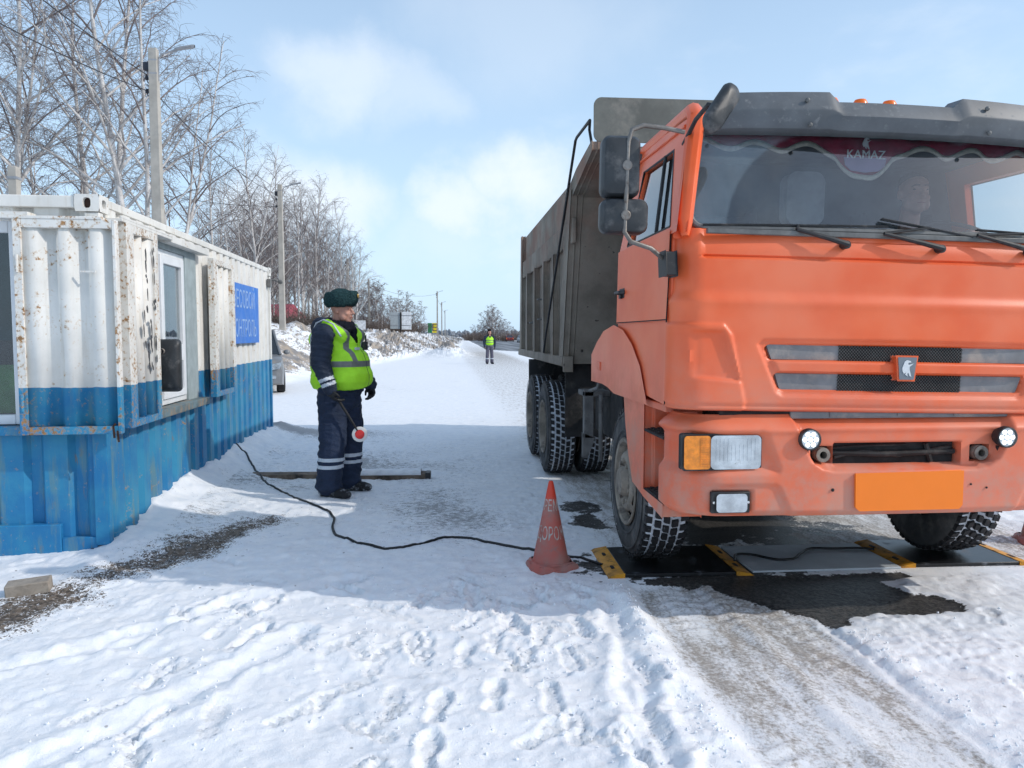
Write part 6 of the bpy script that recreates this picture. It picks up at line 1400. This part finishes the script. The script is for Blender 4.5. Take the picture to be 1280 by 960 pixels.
v2 = blob('vest', b, [M['vest'], M['reflect']], o2, .012, 3, lambda ce: ((ce[:,2]>1.12)&(ce[:,2]<1.165)).astype(int)+((ce[:,2]>1.22)&(ce[:,2]<1.26)).astype(int), lambda ce: (ce[:,2] < .98) | ((ce[:,2] > 1.38)&(ce[:,1]<0)&(np.abs(ce[:,0]) < .05))); v2.modifiers.new('solid','SOLIDIFY').thickness = .006
b = MB(); b.ell((0,0,.95),(.18,.14,.11))
for sx in (-1,1): b.cap((sx*.09,0,.92),(sx*.12,-.01,.5),.105,.09); b.cap((sx*.12,-.01,.5),(sx*.13,.02,.1),.09,.092)
blob('trousers', b, [M['greywork'], M['reflectw']], o2, .012, 4, lambda ce: ((ce[:,2]>.26)&(ce[:,2]<.31)).astype(int), None, .012)
for sx in (-1,1):
    b = MB(); b.cap((sx*.13,.05,.05),(sx*.155,-.16,.045),.058,.05); b.ell((sx*.13,.02,.1),(.065,.075,.06)); blob('boot', b, M['leather'], o2, .011, 3)
b = MB()
for sx in (-1,1): hand(b, A2[0 if sx<0 else 1][2], (0,-.02,-.1), sx, .6, .012)
for nm in (0,1):
    g = MB(); hand(g, A2[nm][2], (0,-.02,-.1), -1 if nm == 0 else 1, .6, .012); g.cap(Vector(A2[nm][2])+Vector((0,0,.03)), A2[nm][2], .046,.042); blob('glove', g, M['leather'], o2, .007, 2)
b = MB(); b.ell((0,.0,1.76),(.105,.12,.09)); b.ell((0,.06,1.66),(.10,.075,.10)); b.ell((-.075,.03,1.62),(.035,.06,.09)); b.ell((.075,.03,1.62),(.035,.06,.09)); b.ell((0,.03,1.52),(.12,.09,.05)); blob('fur_hat', b, M['blackfur'], o2, .010, 2, None, None, .008, (30,30,30), 2)
# ---- the driver behind the wheel (cab coordinates)
dr = thing('person', 'driver in a dark jacket seen faintly behind the truck windscreen', 'person', (TX+.60, TY, 0))
b = MB(); P3 = head_prims(b, (0,.92,2.50), R(-8), 1.12); b.cap((0,.98,2.2),(0,.95,2.42),.07,.06); b.ell((0,1.0,2.05),(.19,.13,.22)); b.ell((0,1.0,1.8),(.18,.15,.16))
A3 = (((-.22,.98,2.20),(-.27,.80,2.0),(-.14,.66,2.16)),((.22,.98,2.20),(.27,.80,2.0),(.18,.66,2.19)))
for S_,E_,W_ in A3: b.cap(S_,E_,.06,.05); b.cap(E_,W_,.048,.036); hand(b, W_, (0,-.9,.25), -1 if W_[0]<0 else 1, 1.3, .0095, (0,-.25,-.9))
for sx in (-1,1): b.cap((sx*.1,.98,1.76),(sx*.13,.58,1.80),.09,.07); b.cap((sx*.13,.58,1.80),(sx*.13,.46,1.53),.065,.05); b.cap((sx*.13,.50,1.54),(sx*.13,.38,1.54),.04,.035)
bd3 = blob('body', b, M['skin'], dr, .010, 3); face_bits(P3, rotm(0,0,R(-8)), bd3, 1.12)
b = MB(); b.ell((0,1.0,2.05),(.215,.155,.23)); b.cap((-.2,.98,2.20),(.2,.98,2.20),.08,.08); b.ell((0,1.0,1.82),(.20,.17,.17))
for S_,E_,W_ in A3: b.cap(S_,E_,.078,.066); b.cap(E_,W_,.062,.048)
blob('jacket', b, M['navy'], dr, .012, 3, None, None, .01)
b = MB()
for sx in (-1,1): b.cap((sx*.1,.98,1.76),(sx*.13,.58,1.80),.10,.08); b.cap((sx*.13,.58,1.80),(sx*.13,.47,1.57),.076,.065)
blob('trousers', b, M['trous'], dr, .013, 3)
b = MB(); b.ell(P3(0,.025,.075),(.086,.102,.066)); b.ell(P3(0,.06,.02),(.08,.06,.07)); blob('hair', b, M['blackfur'], dr, .009, 2)
dr.matrix_basis = Matrix.Translation((TX,TY,0)) @ CAB_ROLL @ Matrix.Translation((.60,0,0))
